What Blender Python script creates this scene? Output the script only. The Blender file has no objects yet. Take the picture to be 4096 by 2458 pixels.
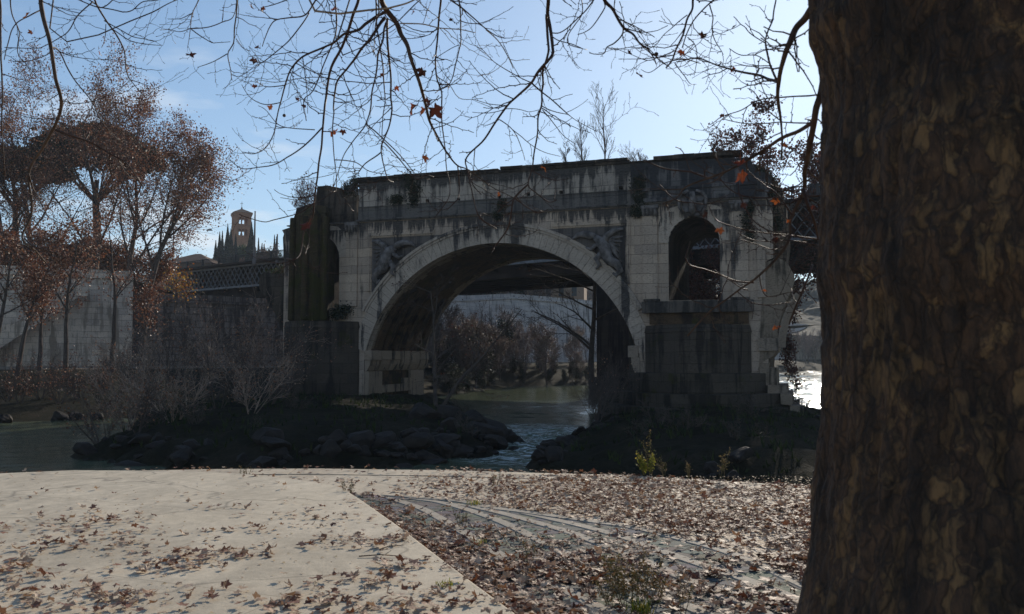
import bpy, math, random
from math import sin, cos, tan, atan, atan2, pi, radians, sqrt, exp
from mathutils import Vector, Matrix, Euler, noise, geometry
random.seed(7)
sc = bpy.context.scene
COL = sc.collection
# ------------------------------------------------------------------ camera
FPX = 3413.0
PITCH = atan(201 / FPX)
CAMZ = 5.0
cam_d = bpy.data.cameras.new("camera"); cam = bpy.data.objects.new("camera", cam_d); COL.objects.link(cam)
cam_d.sensor_width = 36; cam_d.lens = 30; cam_d.clip_end = 4000; cam_d.clip_start = 0.05
cam.location = (0, 0, CAMZ); cam.rotation_euler = (pi / 2 + PITCH, 0, 0)
sc.camera = cam
cam_d.dof.use_dof = True; cam_d.dof.focus_distance = 70; cam_d.dof.aperture_fstop = 5.6
# ------------------------------------------------------------------ sky, sun, exposure
SUN_AZ = radians(21.5); SUN_EL = radians(23.5)
sc.view_settings.view_transform = 'Standard'; sc.view_settings.look = 'None'
sc.view_settings.exposure = 0.0; sc.view_settings.gamma = 1.0
world = bpy.data.worlds.new("World"); sc.world = world; world.use_nodes = True
nt = world.node_tree; nt.nodes.clear()
def wn(t, **k):
    n = nt.nodes.new(t)
    for a, b in k.items(): setattr(n, a, b)
    return n
sky = wn('ShaderNodeTexSky', sky_type='NISHITA', sun_disc=False, sun_elevation=SUN_EL, sun_rotation=SUN_AZ,
         altitude=50, air_density=1.0, dust_density=0.35, ozone_density=1.2)
bg = wn('ShaderNodeBackground'); bg.inputs[1].default_value = 0.15
tc = wn('ShaderNodeTexCoord'); mp = wn('ShaderNodeMapping'); mp.inputs['Scale'].default_value = (3.0, 3.0, 13.0)
nz = wn('ShaderNodeTexNoise'); nz.inputs['Scale'].default_value = 2.2; nz.inputs['Detail'].default_value = 6
nz.inputs['Roughness'].default_value = .55
cr = wn('ShaderNodeValToRGB'); cr.color_ramp.elements[0].position = .53; cr.color_ramp.elements[1].position = .68
sep = wn('ShaderNodeSeparateXYZ')
def wmath(op, a, b=None, c=None, clamp=False):
    n = wn('ShaderNodeMath', operation=op, use_clamp=clamp)
    for i, x in enumerate((a, b, c)):
        if x is None: continue
        if isinstance(x, (int, float)): n.inputs[i].default_value = x
        else: nt.links.new(x, n.inputs[i])
    return n.outputs[0]
L = nt.links.new
L(tc.outputs['Generated'], mp.inputs[0]); L(mp.outputs[0], nz.inputs[0]); L(nz.outputs[0], cr.inputs[0])
L(tc.outputs['Generated'], sep.inputs[0])
low = wmath('MULTIPLY', wmath('SUBTRACT', .40, sep.outputs['Z'], clamp=True), 3.2, clamp=True)
left = wmath('ADD', wmath('MULTIPLY', sep.outputs['X'], -2.6), .12, clamp=True)
fac = wmath('MULTIPLY', wmath('MULTIPLY', cr.outputs[0], low), left, clamp=True)
# aureole round the sun softened: c / (1 + k c)
def wvec(op, a, b):
    n = wn('ShaderNodeVectorMath', operation=op)
    for i, x in enumerate((a, b)):
        if isinstance(x, tuple): n.inputs[i].default_value = x
        else: nt.links.new(x, n.inputs[i])
    return n.outputs[0]
soft = wvec('DIVIDE', sky.outputs[0], wvec('ADD', wvec('MULTIPLY', sky.outputs[0], (.075, .060, .044)), (1, 1, 1)))
soft = wvec('MULTIPLY', soft, (.90, 1.0, 1.07))
mx = wn('ShaderNodeMixRGB'); L(wmath('MULTIPLY', fac, .8), mx.inputs[0]); L(soft, mx.inputs[1]); mx.inputs[2].default_value = (5.8, 6.2, 6.6, 1)
L(mx.outputs[0], bg.inputs[0]); wo = wn('ShaderNodeOutputWorld'); L(bg.outputs[0], wo.inputs[0])
sd = bpy.data.lights.new("sun", 'SUN'); sd.energy = 4.4; sd.angle = radians(.53); sd.color = (1, .90, .76)
sun = bpy.data.objects.new("sun", sd); COL.objects.link(sun)
sdir = Vector((sin(SUN_AZ) * cos(SUN_EL), cos(SUN_AZ) * cos(SUN_EL), sin(SUN_EL)))
sun.rotation_euler = sdir.to_track_quat('Z', 'Y').to_euler(); sun.location = (40, 90, 90)

# ------------------------------------------------------------------ pixel helpers (survey the photo into metres)
def ray(px, py):
    u = (px - 2048) / FPX; v = (1229 - py) / FPX
    return Vector((u, cos(PITCH) - v * sin(PITCH), sin(PITCH) + v * cos(PITCH)))
def at(px, py, Y):
    d = ray(px, py); k = Y / d.y
    return Vector((d.x * k, Y, CAMZ + d.z * k))
def onz(px, py, z):
    d = ray(px, py); k = (z - CAMZ) / d.z
    return Vector((d.x * k, d.y * k, z))
BA = radians(19)
def F(px, py, t=0):
    d = ray(px, py); n = (sin(BA), cos(BA)); k = (72 * n[1] + t) / (d.x * n[0] + d.y * n[1])
    X, Y, Z = d.x * k, d.y * k, CAMZ + d.z * k
    return (X * cos(BA) - (Y - 72) * sin(BA), Z)
def Bw(s, t, z): return Vector((s * cos(BA) + t * sin(BA), 72 - s * sin(BA) + t * cos(BA), z))

# ------------------------------------------------------------------ object helpers
def tag(o, label=None, cat=None, group=None, kind=None):
    if label: o['label'] = label
    if cat: o['category'] = cat
    if group: o['group'] = group
    if kind: o['kind'] = kind
    return o
def empty(name, loc=(0, 0, 0), rz=0, label=None, cat=None, group=None):
    o = bpy.data.objects.new(name, None); COL.objects.link(o); o.location = loc; o.rotation_euler = (0, 0, rz)
    return tag(o, label, cat, group)
class MB:
    def __init__(s): s.v = []; s.f = []; s.m = []
    def add(s, vs, fs, m=0):
        b = len(s.v); s.v.extend(vs)
        for f in fs: s.f.append([i + b for i in f]); s.m.append(m)
    def box(s, x0, x1, y0, y1, z0, z1, m=0, j=0):
        vs = [Vector((x, y, z)) for z in (z0, z1) for y in (y0, y1) for x in (x0, x1)]
        if j: vs = [v + Vector((random.uniform(-j, j), random.uniform(-j, j), random.uniform(-j, j))) for v in vs]
        s.add(vs, [(0, 2, 3, 1), (4, 5, 7, 6), (0, 1, 5, 4), (2, 6, 7, 3), (0, 4, 6, 2), (1, 3, 7, 5)], m)
    def bar(s, a, b, w, h=None, m=0):
        a, b = Vector(a), Vector(b); h = h or w; d = (b - a).normalized()
        up = Vector((0, 0, 1)) if abs(d.z) < .95 else Vector((0, 1, 0))
        x = d.cross(up).normalized() * w / 2; y = x.cross(d).normalized() * h / 2
        vs = [a - x - y, a + x - y, a + x + y, a - x + y, b - x - y, b + x - y, b + x + y, b - x + y]
        s.add(vs, [(0, 1, 2, 3), (7, 6, 5, 4), (0, 4, 5, 1), (1, 5, 6, 2), (2, 6, 7, 3), (3, 7, 4, 0)], m)
    def tube(s, pts, rs, n=6, m=0, cap=True):
        b = len(s.v); k = len(pts); ref = Vector((.31, .72, .17)).normalized()
        for i, p in enumerate(pts):
            d = (pts[min(i + 1, k - 1)] - pts[max(i - 1, 0)]); d = d.normalized() if d.length > 1e-9 else Vector((0, 0, 1))
            x = d.cross(ref); x = x.normalized() if x.length > .1 else d.cross(Vector((1, 0, 0))).normalized()
            y = d.cross(x); r = rs[i]
            for q in range(n):
                a = 2 * pi * q / n; s.v.append(p + x * (cos(a) * r) + y * (sin(a) * r))
        for i in range(k - 1):
            for q in range(n):
                q2 = (q + 1) % n
                s.f.append([b + i * n + q, b + i * n + q2, b + (i + 1) * n + q2, b + (i + 1) * n + q]); s.m.append(m)
        if cap:
            s.f.append([b + (k - 1) * n + q for q in range(n)]); s.m.append(m)
            s.f.append([b + q for q in reversed(range(n))]); s.m.append(m)
    def prism(s, outer, holes=(), y0=0, y1=1, m=0, ms=None, mh=None, msh=None):
        """2D outline in (x,z) extruded along y. ms: side material, mh: list of hole side materials"""
        ms = m if ms is None else ms
        loops = [list(outer)] + [list(h) for h in holes]
        flat = [p for l in loops for p in l]
        tris = geometry.tessellate_polygon([[Vector((p[0], p[1], 0)) for p in l] for l in loops])
        n = len(flat); b = len(s.v)
        s.v += [Vector((p[0], y0, p[1])) for p in flat] + [Vector((p[0], y1, p[1])) for p in flat]
        for t in tris:
            a, c, d = [flat[i] for i in t]
            if (c[0] - a[0]) * (d[1] - a[1]) - (c[1] - a[1]) * (d[0] - a[0]) < 0: t = (t[0], t[2], t[1])
            s.f.append([b + t[0], b + t[1], b + t[2]]); s.m.append(m)
            s.f.append([b + n + t[0], b + n + t[2], b + n + t[1]]); s.m.append(m)
        o = 0
        for li, l in enumerate(loops):
            area = sum(l[i][0] * l[(i + 1) % len(l)][1] - l[(i + 1) % len(l)][0] * l[i][1] for i in range(len(l)))
            flip = (area > 0) if li == 0 else (area < 0)
            mm = ms if li == 0 else (mh[li - 1] if mh else ms)
            for i in range(len(l)):
                j = (i + 1) % len(l); q = [b + o + i, b + o + j, b + n + o + j, b + n + o + i]
                s.f.append(q if flip else q[::-1]); s.m.append(mm)
            o += len(l)
    def poly(s, plan, z0, z1, m=0, top=None):
        """plan outline (x,y) counter-clockwise, extruded z0..z1; top = scale factor list unused"""
        n = len(plan); b = len(s.v)
        s.v += [Vector((p[0], p[1], z0)) for p in plan] + [Vector((p[0], p[1], z1)) for p in (top or plan)]
        s.f.append([b + n + i for i in range(n)]); s.m.append(m)
        s.f.append([b + i for i in reversed(range(n))]); s.m.append(m)
        for i in range(n):
            j = (i + 1) % n; s.f.append([b + i, b + j, b + n + j, b + n + i]); s.m.append(m)
    def build(s, name, mats, parent=None, smooth=False, bevel=0):
        me = bpy.data.meshes.new(name); me.from_pydata([tuple(v) for v in s.v], [], s.f)
        if not isinstance(mats, (list, tuple)): mats = [mats]
        for m in mats: me.materials.append(m)
        if len(mats) > 1: me.polygons.foreach_set('material_index', s.m)
        if smooth: me.polygons.foreach_set('use_smooth', [True] * len(me.polygons))
        me.update()
        o = bpy.data.objects.new(name, me); COL.objects.link(o)
        if parent: o.parent = parent
        if bevel:
            b = o.modifiers.new('b', 'BEVEL'); b.width = bevel; b.segments = 2; b.limit_method = 'ANGLE'
        return o
# ------------------------------------------------------------------ materials
def newmat(name):
    m = bpy.data.materials.new(name); m.use_nodes = True; t = m.node_tree
    return m, t, t.nodes['Principled BSDF']
class G:
    """tiny node builder"""
    def __init__(s, t): s.t = t
    def n(s, typ, ins=None, **k):
        n = s.t.nodes.new(typ)
        for a, b in k.items(): setattr(n, a, b)
        for a, b in (ins or {}).items():
            if hasattr(b, 'is_linked') or hasattr(b, 'links'): s.t.links.new(b, n.inputs[a])
            else: n.inputs[a].default_value = b
        return n
    def math(s, op, a, b=0, c=0, clamp=False): return s.n('ShaderNodeMath', {0: a, 1: b, 2: c}, operation=op, use_clamp=clamp).outputs[0]
    def map(s, vec, scale, loc=(0, 0, 0), rot=(0, 0, 0)): return s.n('ShaderNodeMapping', {'Vector': vec, 'Scale': scale, 'Location': loc, 'Rotation': rot}).outputs[0]
    def noise(s, vec, scale, detail=4, rough=.55, dist=0): return s.n('ShaderNodeTexNoise', {'Vector': vec, 'Scale': scale, 'Detail': detail, 'Roughness': rough, 'Distortion': dist}).outputs[0]
    def ramp(s, fac, stops, interp='LINEAR'):
        n = s.n('ShaderNodeValToRGB', {0: fac}); r = n.color_ramp; r.interpolation = interp
        while len(r.elements) > len(stops): r.elements.remove(r.elements[-1])
        while len(r.elements) < len(stops): r.elements.new(1)
        for e, (p, c) in zip(r.elements, stops):
            e.position = p; e.color = (c, c, c, 1) if isinstance(c, (int, float)) else (*c, 1)
        return n.outputs[0]
    def mix(s, f, a, b, mode='MIX'):
        n = s.t.nodes.new('ShaderNodeMixRGB'); n.blend_type = mode
        for i, x in enumerate((f, a, b)):
            if hasattr(x, 'links'): s.t.links.new(x, n.inputs[i])
            elif i == 0: n.inputs[0].default_value = x
            else: n.inputs[i].default_value = (*x, 1) if len(x) == 3 else x
        return n.outputs[0]
    def bump(s, h, strength, dist, normal=None):
        d = {'Height': h, 'Strength': strength, 'Distance': dist}
        if normal is not None: d['Normal'] = normal
        return s.n('ShaderNodeBump', d).outputs[0]
WARM = (1.14, .96, .88)  # tint put into stone and plain colours to offset the blue skylight
def wm(c): return tuple(a * b for a, b in zip(c, WARM))
def stone(name, light, dark, bw=1.6, bh=.72, stain=.5, drip=None, mort=.012, rough=.9, moss=0, dripw=.5, bumpd=.03, vert=True):
    light = wm(light); dark = wm(dark); m, t, p = newmat(name); g = G(t); p.inputs['Specular IOR Level'].default_value = .15
    co = g.n('ShaderNodeTexCoord').outputs['Object']
    x = g.n('ShaderNodeSeparateXYZ', {0: co}); xy = g.math('ADD', x.outputs[0], x.outputs[1])
    wv = g.noise(co, .35, 2); wv2 = g.math('MULTIPLY', g.math('SUBTRACT', wv, .5), .25)
    v = g.n('ShaderNodeCombineXYZ', {0: xy, 1: g.math('ADD', x.outputs[2], wv2)}).outputs[0]
    br = g.n('ShaderNodeTexBrick', {'Vector': v, 'Color1': (.85, .85, .85, 1), 'Color2': (1.12, 1.1, 1.05, 1), 'Mortar': (.4, .4, .4, 1), 'Scale': 1.0,
             'Mortar Size': mort, 'Mortar Smooth': .3, 'Bias': 0, 'Brick Width': bw, 'Row Height': bh}, offset=.37, squash=1.15, squash_frequency=3)
    big = g.noise(co, .28, 5, .6); fine = g.noise(g.map(co, (1, 1, 5)), 3.0, 6, .7)
    st = g.noise(g.map(co, (1.7, 1.7, .16) if vert else (1, 1, 1)), 1.0, 6, .62, .3)
    f1 = g.math('ADD', g.math('MULTIPLY', st, .62), g.math('MULTIPLY', big, .38))
    if drip is not None:
        acc = None
        for z0, ln in drip:
            d = g.math('SUBTRACT', 1.0, g.math('DIVIDE', g.math('SUBTRACT', z0, x.outputs[2]), ln), clamp=True)
            d = g.math('MULTIPLY', d, g.math('LESS_THAN', x.outputs[2], z0))
            acc = d if acc is None else g.math('MAXIMUM', acc, d)
        dn = g.noise(g.map(co, (3.2, 3.2, .25)), 1.0, 5, .7)
        f1 = g.math('ADD', f1, g.math('MULTIPLY', acc, g.math('MULTIPLY', g.math('SUBTRACT', dn, .28), dripw * 1.6)))
    cs = g.noise(g.map(co, (.55, .55, .045), loc=(3.1, 0, 0)), 1.0, 5, .66, .2); f1 = g.math('ADD', f1, g.ramp(cs, [(.565, 0), (.60, .10)]))
    lo = .68 - stain * .32
    fac = g.ramp(f1, [(lo - .035, 0), (lo + .05, 1)])
    fac = g.math('MULTIPLY', fac, g.ramp(fine, [(.2, .62), (.6, 1)]))
    lc = g.mix(g.ramp(big, [(.35, 0), (.65, 1)]), light, [c * .78 for c in light])
    lc = g.mix(1, lc, br.outputs[0], 'MULTIPLY')
    pits = g.ramp(g.noise(g.map(co, (1, 1, 4.5)), 5.5, 5, .75), [(.36, .35), (.46, 1)])
    lc = g.mix(.8, lc, g.n('ShaderNodeCombineColor', {0: pits, 1: pits, 2: pits}).outputs[0], 'MULTIPLY')
    c = g.mix(fac, lc, dark)
    if moss:
        mf = g.ramp(g.noise(co, .55, 5, .6), [(.62 - moss * .3, 0), (.72 - moss * .3, 1)])
        c = g.mix(g.math('MULTIPLY', mf, .85), c, (.05, .045, .008))
    t.links.new(c, p.inputs['Base Color']); p.inputs['Roughness'].default_value = rough
    h = g.math('ADD', g.math('MULTIPLY', br.outputs['Fac'], -1.3), g.math('ADD', g.math('MULTIPLY', fine, .9), pits))
    t.links.new(g.bump(h, .9, bumpd), p.inputs['Normal'])
    return m
def plain(name, c, rough=.8, nscale=3, var=.35, bumpd=.0, c2=None, metal=0, det=5):
    c = wm(c); c2 = wm(c2) if c2 else None; m, t, p = newmat(name); g = G(t); co = g.n('ShaderNodeTexCoord').outputs['Object']; p.inputs['Specular IOR Level'].default_value = .2 if rough > .6 else .45
    nz = g.noise(co, nscale, det, .6)
    col = g.mix(g.ramp(nz, [(.35, 0), (.65, 1)]), [x * (1 - var) for x in c] if c2 is None else c2, c)
    t.links.new(col, p.inputs['Base Color']); p.inputs['Roughness'].default_value = rough; p.inputs['Metallic'].default_value = metal
    if bumpd: t.links.new(g.bump(nz, .8, bumpd), p.inputs['Normal'])
    return m
def leafmat(name, cols, rough=.5, trans=.35, tcol=(1.25, .95, .75), spec=.3):
    m, t, p = newmat(name); g = G(t)
    r = g.n('ShaderNodeNewGeometry').outputs['Random Per Island']; o = g.n('ShaderNodeObjectInfo').outputs['Random']
    f = g.math('FRACT', g.math('ADD', r, o))
    col = g.ramp(f, [((i + .0) / len(cols), c) for i, c in enumerate(cols)], 'CONSTANT')
    t.links.new(col, p.inputs['Base Color']); p.inputs['Roughness'].default_value = rough; p.inputs['Specular IOR Level'].default_value = spec
    tr = g.n('ShaderNodeBsdfTranslucent', {'Color': g.mix(1, col, tcol, 'MULTIPLY')})
    ms = g.n('ShaderNodeMixShader', {0: trans, 1: p.outputs[0], 2: tr.outputs[0]})
    t.links.new(ms.outputs[0], t.nodes['Material Output'].inputs['Surface'])
    return m
TRAV = (.47, .405, .34); BLK = (.040, .041, .044)
M = {}
M['trav'] = stone('travertine', TRAV, BLK, 2.1, .78, .30, drip=[(17.15, 1.5)], dripw=.55)
M['attic'] = stone('attic_blocks', (.43, .40, .36), (.034, .036, .04), 2.6, 1.06, .47, drip=[(20.8, 1.1)], dripw=.45, mort=.02)
M['frieze'] = stone('dark_frieze', (.15, .15, .15), (.04, .042, .046), 3.2, 1.4, .42)
M['coping'] = stone('coping_stone', (.10, .085, .072), (.022, .02, .019), 1.9, 1, .62, bumpd=.06)
M['rightdark'] = stone('blackened_stone', (.15, .155, .165), (.028, .032, .040), 2.6, 1.06, .62, drip=[(20.8, 1.2)])
M['ring'] = stone('arch_stone', (.50, .45, .39), BLK, 40, 40, .30, drip=[(16.6, 2.0)], dripw=.42)
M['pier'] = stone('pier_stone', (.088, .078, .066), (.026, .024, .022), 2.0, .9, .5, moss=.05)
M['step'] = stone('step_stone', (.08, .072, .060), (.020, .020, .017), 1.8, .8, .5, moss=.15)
M['sill'] = stone('sill_stone', (.115, .108, .10), (.034, .034, .034), 1.9, 2, .5)
M['moss'] = stone('mossy_brick', (.085, .070, .040), (.022, .020, .015), .5, .12, .5, moss=.42, bumpd=.05)
M['core'] = stone('rubble_core', (.24, .19, .145), (.035, .03, .028), .55, .3, .5, bumpd=.12, mort=.03)
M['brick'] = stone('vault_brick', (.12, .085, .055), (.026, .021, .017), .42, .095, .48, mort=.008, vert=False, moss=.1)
M['dark'] = plain('hole_shade', (.01, .01, .01))  # near-black attic core, so the putlog holes show as deep shade
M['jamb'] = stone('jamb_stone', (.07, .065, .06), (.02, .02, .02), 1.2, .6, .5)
M['relief'] = plain('carved_stone', (.20, .195, .195), .85, 2.0, .75, .05)
M['impost'] = stone('impost_stone', (.36, .31, .25), (.04, .04, .04), 9, 9, .3)
M['wall'] = stone('embankment_blocks', (.64, .58, .50), (.24, .21, .17), 1.5, .75, .42, mort=.02)
M['wall2'] = stone('rusticated_blocks', (.25, .22, .20), (.07, .06, .055), 1.5, .9, .5, mort=.05, bumpd=.10)
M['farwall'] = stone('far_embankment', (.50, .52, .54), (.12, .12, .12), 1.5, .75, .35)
M['iron'] = plain('painted_iron', (.21, .25, .29), .6, 1.5, .45)
M['irond'] = plain('dark_iron', (.055, .05, .05), .7, 1, .4)
M['rail'] = plain('railing_iron', (.035, .035, .04), .6, 1)
M['deckd'] = plain('under_deck', (.045, .038, .034), .85, .4, .6)
M['ipier'] = stone('iron_bridge_pier', (.05, .045, .042), (.016, .015, .015), 1.4, .8, .5)
M['bark'] = plain('twig_bark', (.070, .044, .034), .62, 9, .45, .002)
M['barkp'] = plain('pale_twig_bark', (.34, .27, .17), .38, 6, .45, .002, c2=(.14, .10, .06))
M['bough'] = plain('bough_bark', (.10, .07, .05), .7, 14, .6, .006)
M['treeb'] = plain('tree_bark', (.10, .085, .075), .85, 2, .5)
M['shrubb'] = plain('pale_shrub_bark', (.40, .30, .22), .6, 1.2, .7)
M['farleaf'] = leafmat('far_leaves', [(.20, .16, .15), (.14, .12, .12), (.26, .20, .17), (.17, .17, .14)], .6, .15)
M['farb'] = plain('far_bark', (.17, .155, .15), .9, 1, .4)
M['redleaf'] = leafmat('rusty_leaves', [(.24, .10, .05), (.15, .062, .035), (.32, .15, .08), (.10, .045, .028), (.42, .27, .18)], .45, .2)
M['yelleaf'] = leafmat('yellow_leaves', [(.34, .20, .03), (.25, .10, .03), (.42, .30, .05), (.15, .06, .03)], .5, .4)
M['darkleaf'] = leafmat('dark_red_leaves', [(.085, .035, .028), (.05, .022, .02), (.13, .055, .04)], .6, .3)
M['hang'] = leafmat('hanging_leaf', [(.20, .055, .02), (.12, .032, .015), (.24, .08, .025), (.05, .018, .014), (.03, .014, .012)], .5, .35)
M['litter'] = leafmat('fallen_leaf', [(.38, .25, .155), (.21, .095, .055), (.42, .29, .19), (.30, .17, .10), (.14, .062, .04), (.50, .37, .26), (.26, .125, .07), (.40, .26, .165)], .62, .12)
M['crumb'] = leafmat('leaf_crumbs', [(.40, .28, .14), (.26, .16, .09), (.48, .38, .22), (.2, .11, .06)], .7, .1)
M['pine'] = leafmat('pine_needles', [(.016, .028, .012), (.025, .04, .016), (.012, .02, .010)], .7, .15)
M['cyp'] = leafmat('cypress_foliage', [(.010, .022, .014), (.016, .03, .018), (.008, .016, .012)], .7, .1)
M['green'] = leafmat('green_bush', [(.035, .06, .012), (.05, .08, .015), (.02, .04, .01)], .6, .25)
M['ivy'] = leafmat('ivy', [(.012, .018, .008), (.02, .028, .012), (.03, .035, .015)], .6, .1)
M['weed'] = leafmat('weed_leaf', [(.20, .26, .04), (.11, .15, .03), (.30, .30, .07)], .6, .45)
M['weeddry'] = leafmat('dry_weed', [(.20, .16, .09), (.13, .11, .05), (.10, .10, .04)], .7, .3)
M['rock'] = plain('wet_rock', (.026, .022, .018), .75, 1.6, .6, .05)
M['tower'] = stone('tower_brick', (.46, .27, .18), (.30, .18, .13), .6, .2, .35)
M['tile'] = plain('roof_tile', (.16, .12, .09), .9, 1, .3)
M['house'] = plain('ochre_render', (.30, .25, .19), .9, .4, .15)
M['glass'] = plain('window_dark', (.03, .04, .05), .3, 1)
M['pole'] = plain('steel_pole', (.16, .17, .19), .5, 1)

# water
def water_mat():
    m, t, p = newmat('river_water'); g = G(t); co = g.n('ShaderNodeTexCoord').outputs['Object']
    p.inputs['Roughness'].default_value = .04; p.inputs['IOR'].default_value = 1.333
    n1 = g.noise(g.map(co, (.45, 1.15, 1), rot=(0, 0, .3)), .8, 6, .66, .5); n2 = g.noise(g.map(co, (.9, 2.0, 1), rot=(0, 0, -.2)), 2.6, 4, .62)
    big = g.noise(g.map(co, (.6, 1.6, 1)), .06, 3); x = g.n('ShaderNodeSeparateXYZ', {0: co})
    dx = g.math('SUBTRACT', x.outputs[0], 1.5); dy = g.math('SUBTRACT', x.outputs[1], 52.0)
    rr = g.math('ADD', g.math('POWER', g.math('DIVIDE', dx, 7.0), 2.0), g.math('POWER', g.math('DIVIDE', dy, 15.0), 2.0)); rap = g.math('SUBTRACT', 1.0, rr, clamp=True)
    amp = g.math('ADD', g.ramp(big, [(.38, .35), (.62, 1.0)]), g.math('MULTIPLY', rap, 1.6))
    h = g.math('MULTIPLY', g.math('ADD', n1, g.math('MULTIPLY', n2, .35)), amp)
    fo = g.noise(g.map(co, (.5, 2.2, 1), rot=(0, 0, .25)), 1.6, 6, .75, 1.2)
    foam = g.math('MULTIPLY', g.ramp(fo, [(.50, 0), (.60, 1)]), g.ramp(rap, [(.05, 0), (.5, .9)]))
    c = g.mix(foam, (.085, .102, .060), (.62, .64, .62)); t.links.new(c, p.inputs['Base Color'])
    t.links.new(g.math('ADD', .11, g.math('MULTIPLY', foam, .5)), p.inputs['Roughness'])
    t.links.new(g.bump(h, 1.0, .05), p.inputs['Normal'])
    return m
M['water'] = water_mat()
def bank_mat():
    m, t, p = newmat('bank_earth'); g = G(t); co = g.n('ShaderNodeTexCoord').outputs['Object']
    a = g.noise(co, .4, 6, .65); b = g.noise(co, 5, 5, .7)
    c = g.ramp(g.math('ADD', g.math('MULTIPLY', a, .7), g.math('MULTIPLY', b, .3)), [(.38, (.009, .007, .005)), (.5, (.016, .015, .007)), (.62, (.034, .026, .017))])
    t.links.new(c, p.inputs['Base Color']); p.inputs['Roughness'].default_value = .95; p.inputs['Specular IOR Level'].default_value = .08
    t.links.new(g.bump(b, 1, .15), p.inputs['Normal']); return m
M['bank'] = bank_mat()  # earth kept near-black, so its colour carries the shade on the banks
M['earth'] = plain('path_earth', (.30, .26, .20), .95, .6, .5, c2=(.09, .075, .05))
def quay_mat(name, base, alt, joint=None, crack=True):
    m, t, p = newmat(name); g = G(t); co = g.n('ShaderNodeTexCoord').outputs['Object']
    a = g.noise(co, .7, 6, .6); b = g.noise(co, 9, 6, .7); d = g.noise(co, 60, 3, .7)
    c = g.mix(g.ramp(a, [(.3, 0), (.7, 1)]), base, alt)
    c = g.mix(g.ramp(b, [(.42, .35), (.6, 0)]), c, [x * .62 for x in base])
    jt = g.n('ShaderNodeTexBrick', {'Vector': g.map(co, (1, 1, 1), rot=(0, 0, .38)), 'Color1': (1, 1, 1, 1), 'Color2': (.93, .93, .93, 1), 'Mortar': (.55, .52, .48, 1), 'Scale': 1.0, 'Mortar Size': .006, 'Mortar Smooth': .4, 'Brick Width': 3.4, 'Row Height': 2.3})
    c = g.mix(.85 if crack else 0, c, jt.outputs[0], 'MULTIPLY'); sta = g.ramp(g.noise(g.map(co, (1, .6, 1)), 1.6, 6, .7, .8), [(.40, .72), (.56, 1)])
    c = g.mix(.7, c, g.n('ShaderNodeCombineColor', {0: sta, 1: sta, 2: sta}).outputs[0], 'MULTIPLY')
    sp = g.ramp(d, [(.28, .55), (.36, 1)])
    c = g.mix(.7, c, g.n('ShaderNodeCombineColor', {0: sp, 1: sp, 2: sp}).outputs[0], 'MULTIPLY')
    h = g.math('ADD', b, g.math('MULTIPLY', d, .5))
    if crack:
        vo = g.n('ShaderNodeTexVoronoi', {'Vector': g.n('ShaderNodeVectorMath', {0: co, 1: g.n('ShaderNodeTexNoise', {'Vector': co, 'Scale': 1.2}).outputs[1]}, operation='ADD').outputs[0], 'Scale': .33}, feature='DISTANCE_TO_EDGE')
        k = g.ramp(vo.outputs['Distance'], [(.0, .55), (.008, 1)])
        c = g.mix(1, c, g.n('ShaderNodeCombineColor', {0: k, 1: k, 2: k}).outputs[0], 'MULTIPLY')
    t.links.new(c, p.inputs['Base Color']); p.inputs['Roughness'].default_value = .82
    t.links.new(g.bump(h, .5, .012), p.inputs['Normal']); return m
M['slab'] = quay_mat('pale_concrete', (.54, .445, .315), (.62, .52, .38))
M['quay'] = quay_mat('quay_stone', (.50, .405, .285), (.58, .48, .35))
M['strip'] = quay_mat('travertine_strip', (.31, .26, .20), (.38, .32, .245), crack=False)
def cobble_mat():
    m, t, p = newmat('slate_cobbles'); g = G(t); co = g.n('ShaderNodeTexCoord').outputs['Object']
    wob = g.n('ShaderNodeVectorMath', {0: co, 1: g.n('ShaderNodeVectorMath', {0: g.n('ShaderNodeTexNoise', {'Vector': co, 'Scale': 3.}).outputs[1], 1: (.12, .12, .12)}, operation='MULTIPLY').outputs[0]}, operation='ADD').outputs[0]
    vo = g.n('ShaderNodeTexVoronoi', {'Vector': g.map(wob, (1, 1.7, .0), rot=(0, 0, .5)), 'Scale': 3.6}, feature='DISTANCE_TO_EDGE')
    vc = g.n('ShaderNodeTexVoronoi', {'Vector': g.map(wob, (1, 1.7, .0), rot=(0, 0, .5)), 'Scale': 3.6})
    e = g.ramp(vo.outputs['Distance'], [(.0, 0), (.045, 1)])
    n = g.noise(co, 14, 5, .7)
    c = g.mix(g.ramp(n, [(.3, 0), (.7, 1)]), (.085, .09, .085), (.15, .152, .14))
    c = g.mix(.35, c, vc.outputs['Color'], 'MULTIPLY')
    c = g.mix(e, (.05, .045, .035), c)
    t.links.new(c, p.inputs['Base Color']); p.inputs['Roughness'].default_value = .85; p.inputs['Specular IOR Level'].default_value = .25
    h = g.math('ADD', g.math('MULTIPLY', e, 1.0), g.math('MULTIPLY', n, .4))
    t.links.new(g.bump(h, .8, .02), p.inputs['Normal']); return m
M['cobble'] = cobble_mat()

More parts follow.
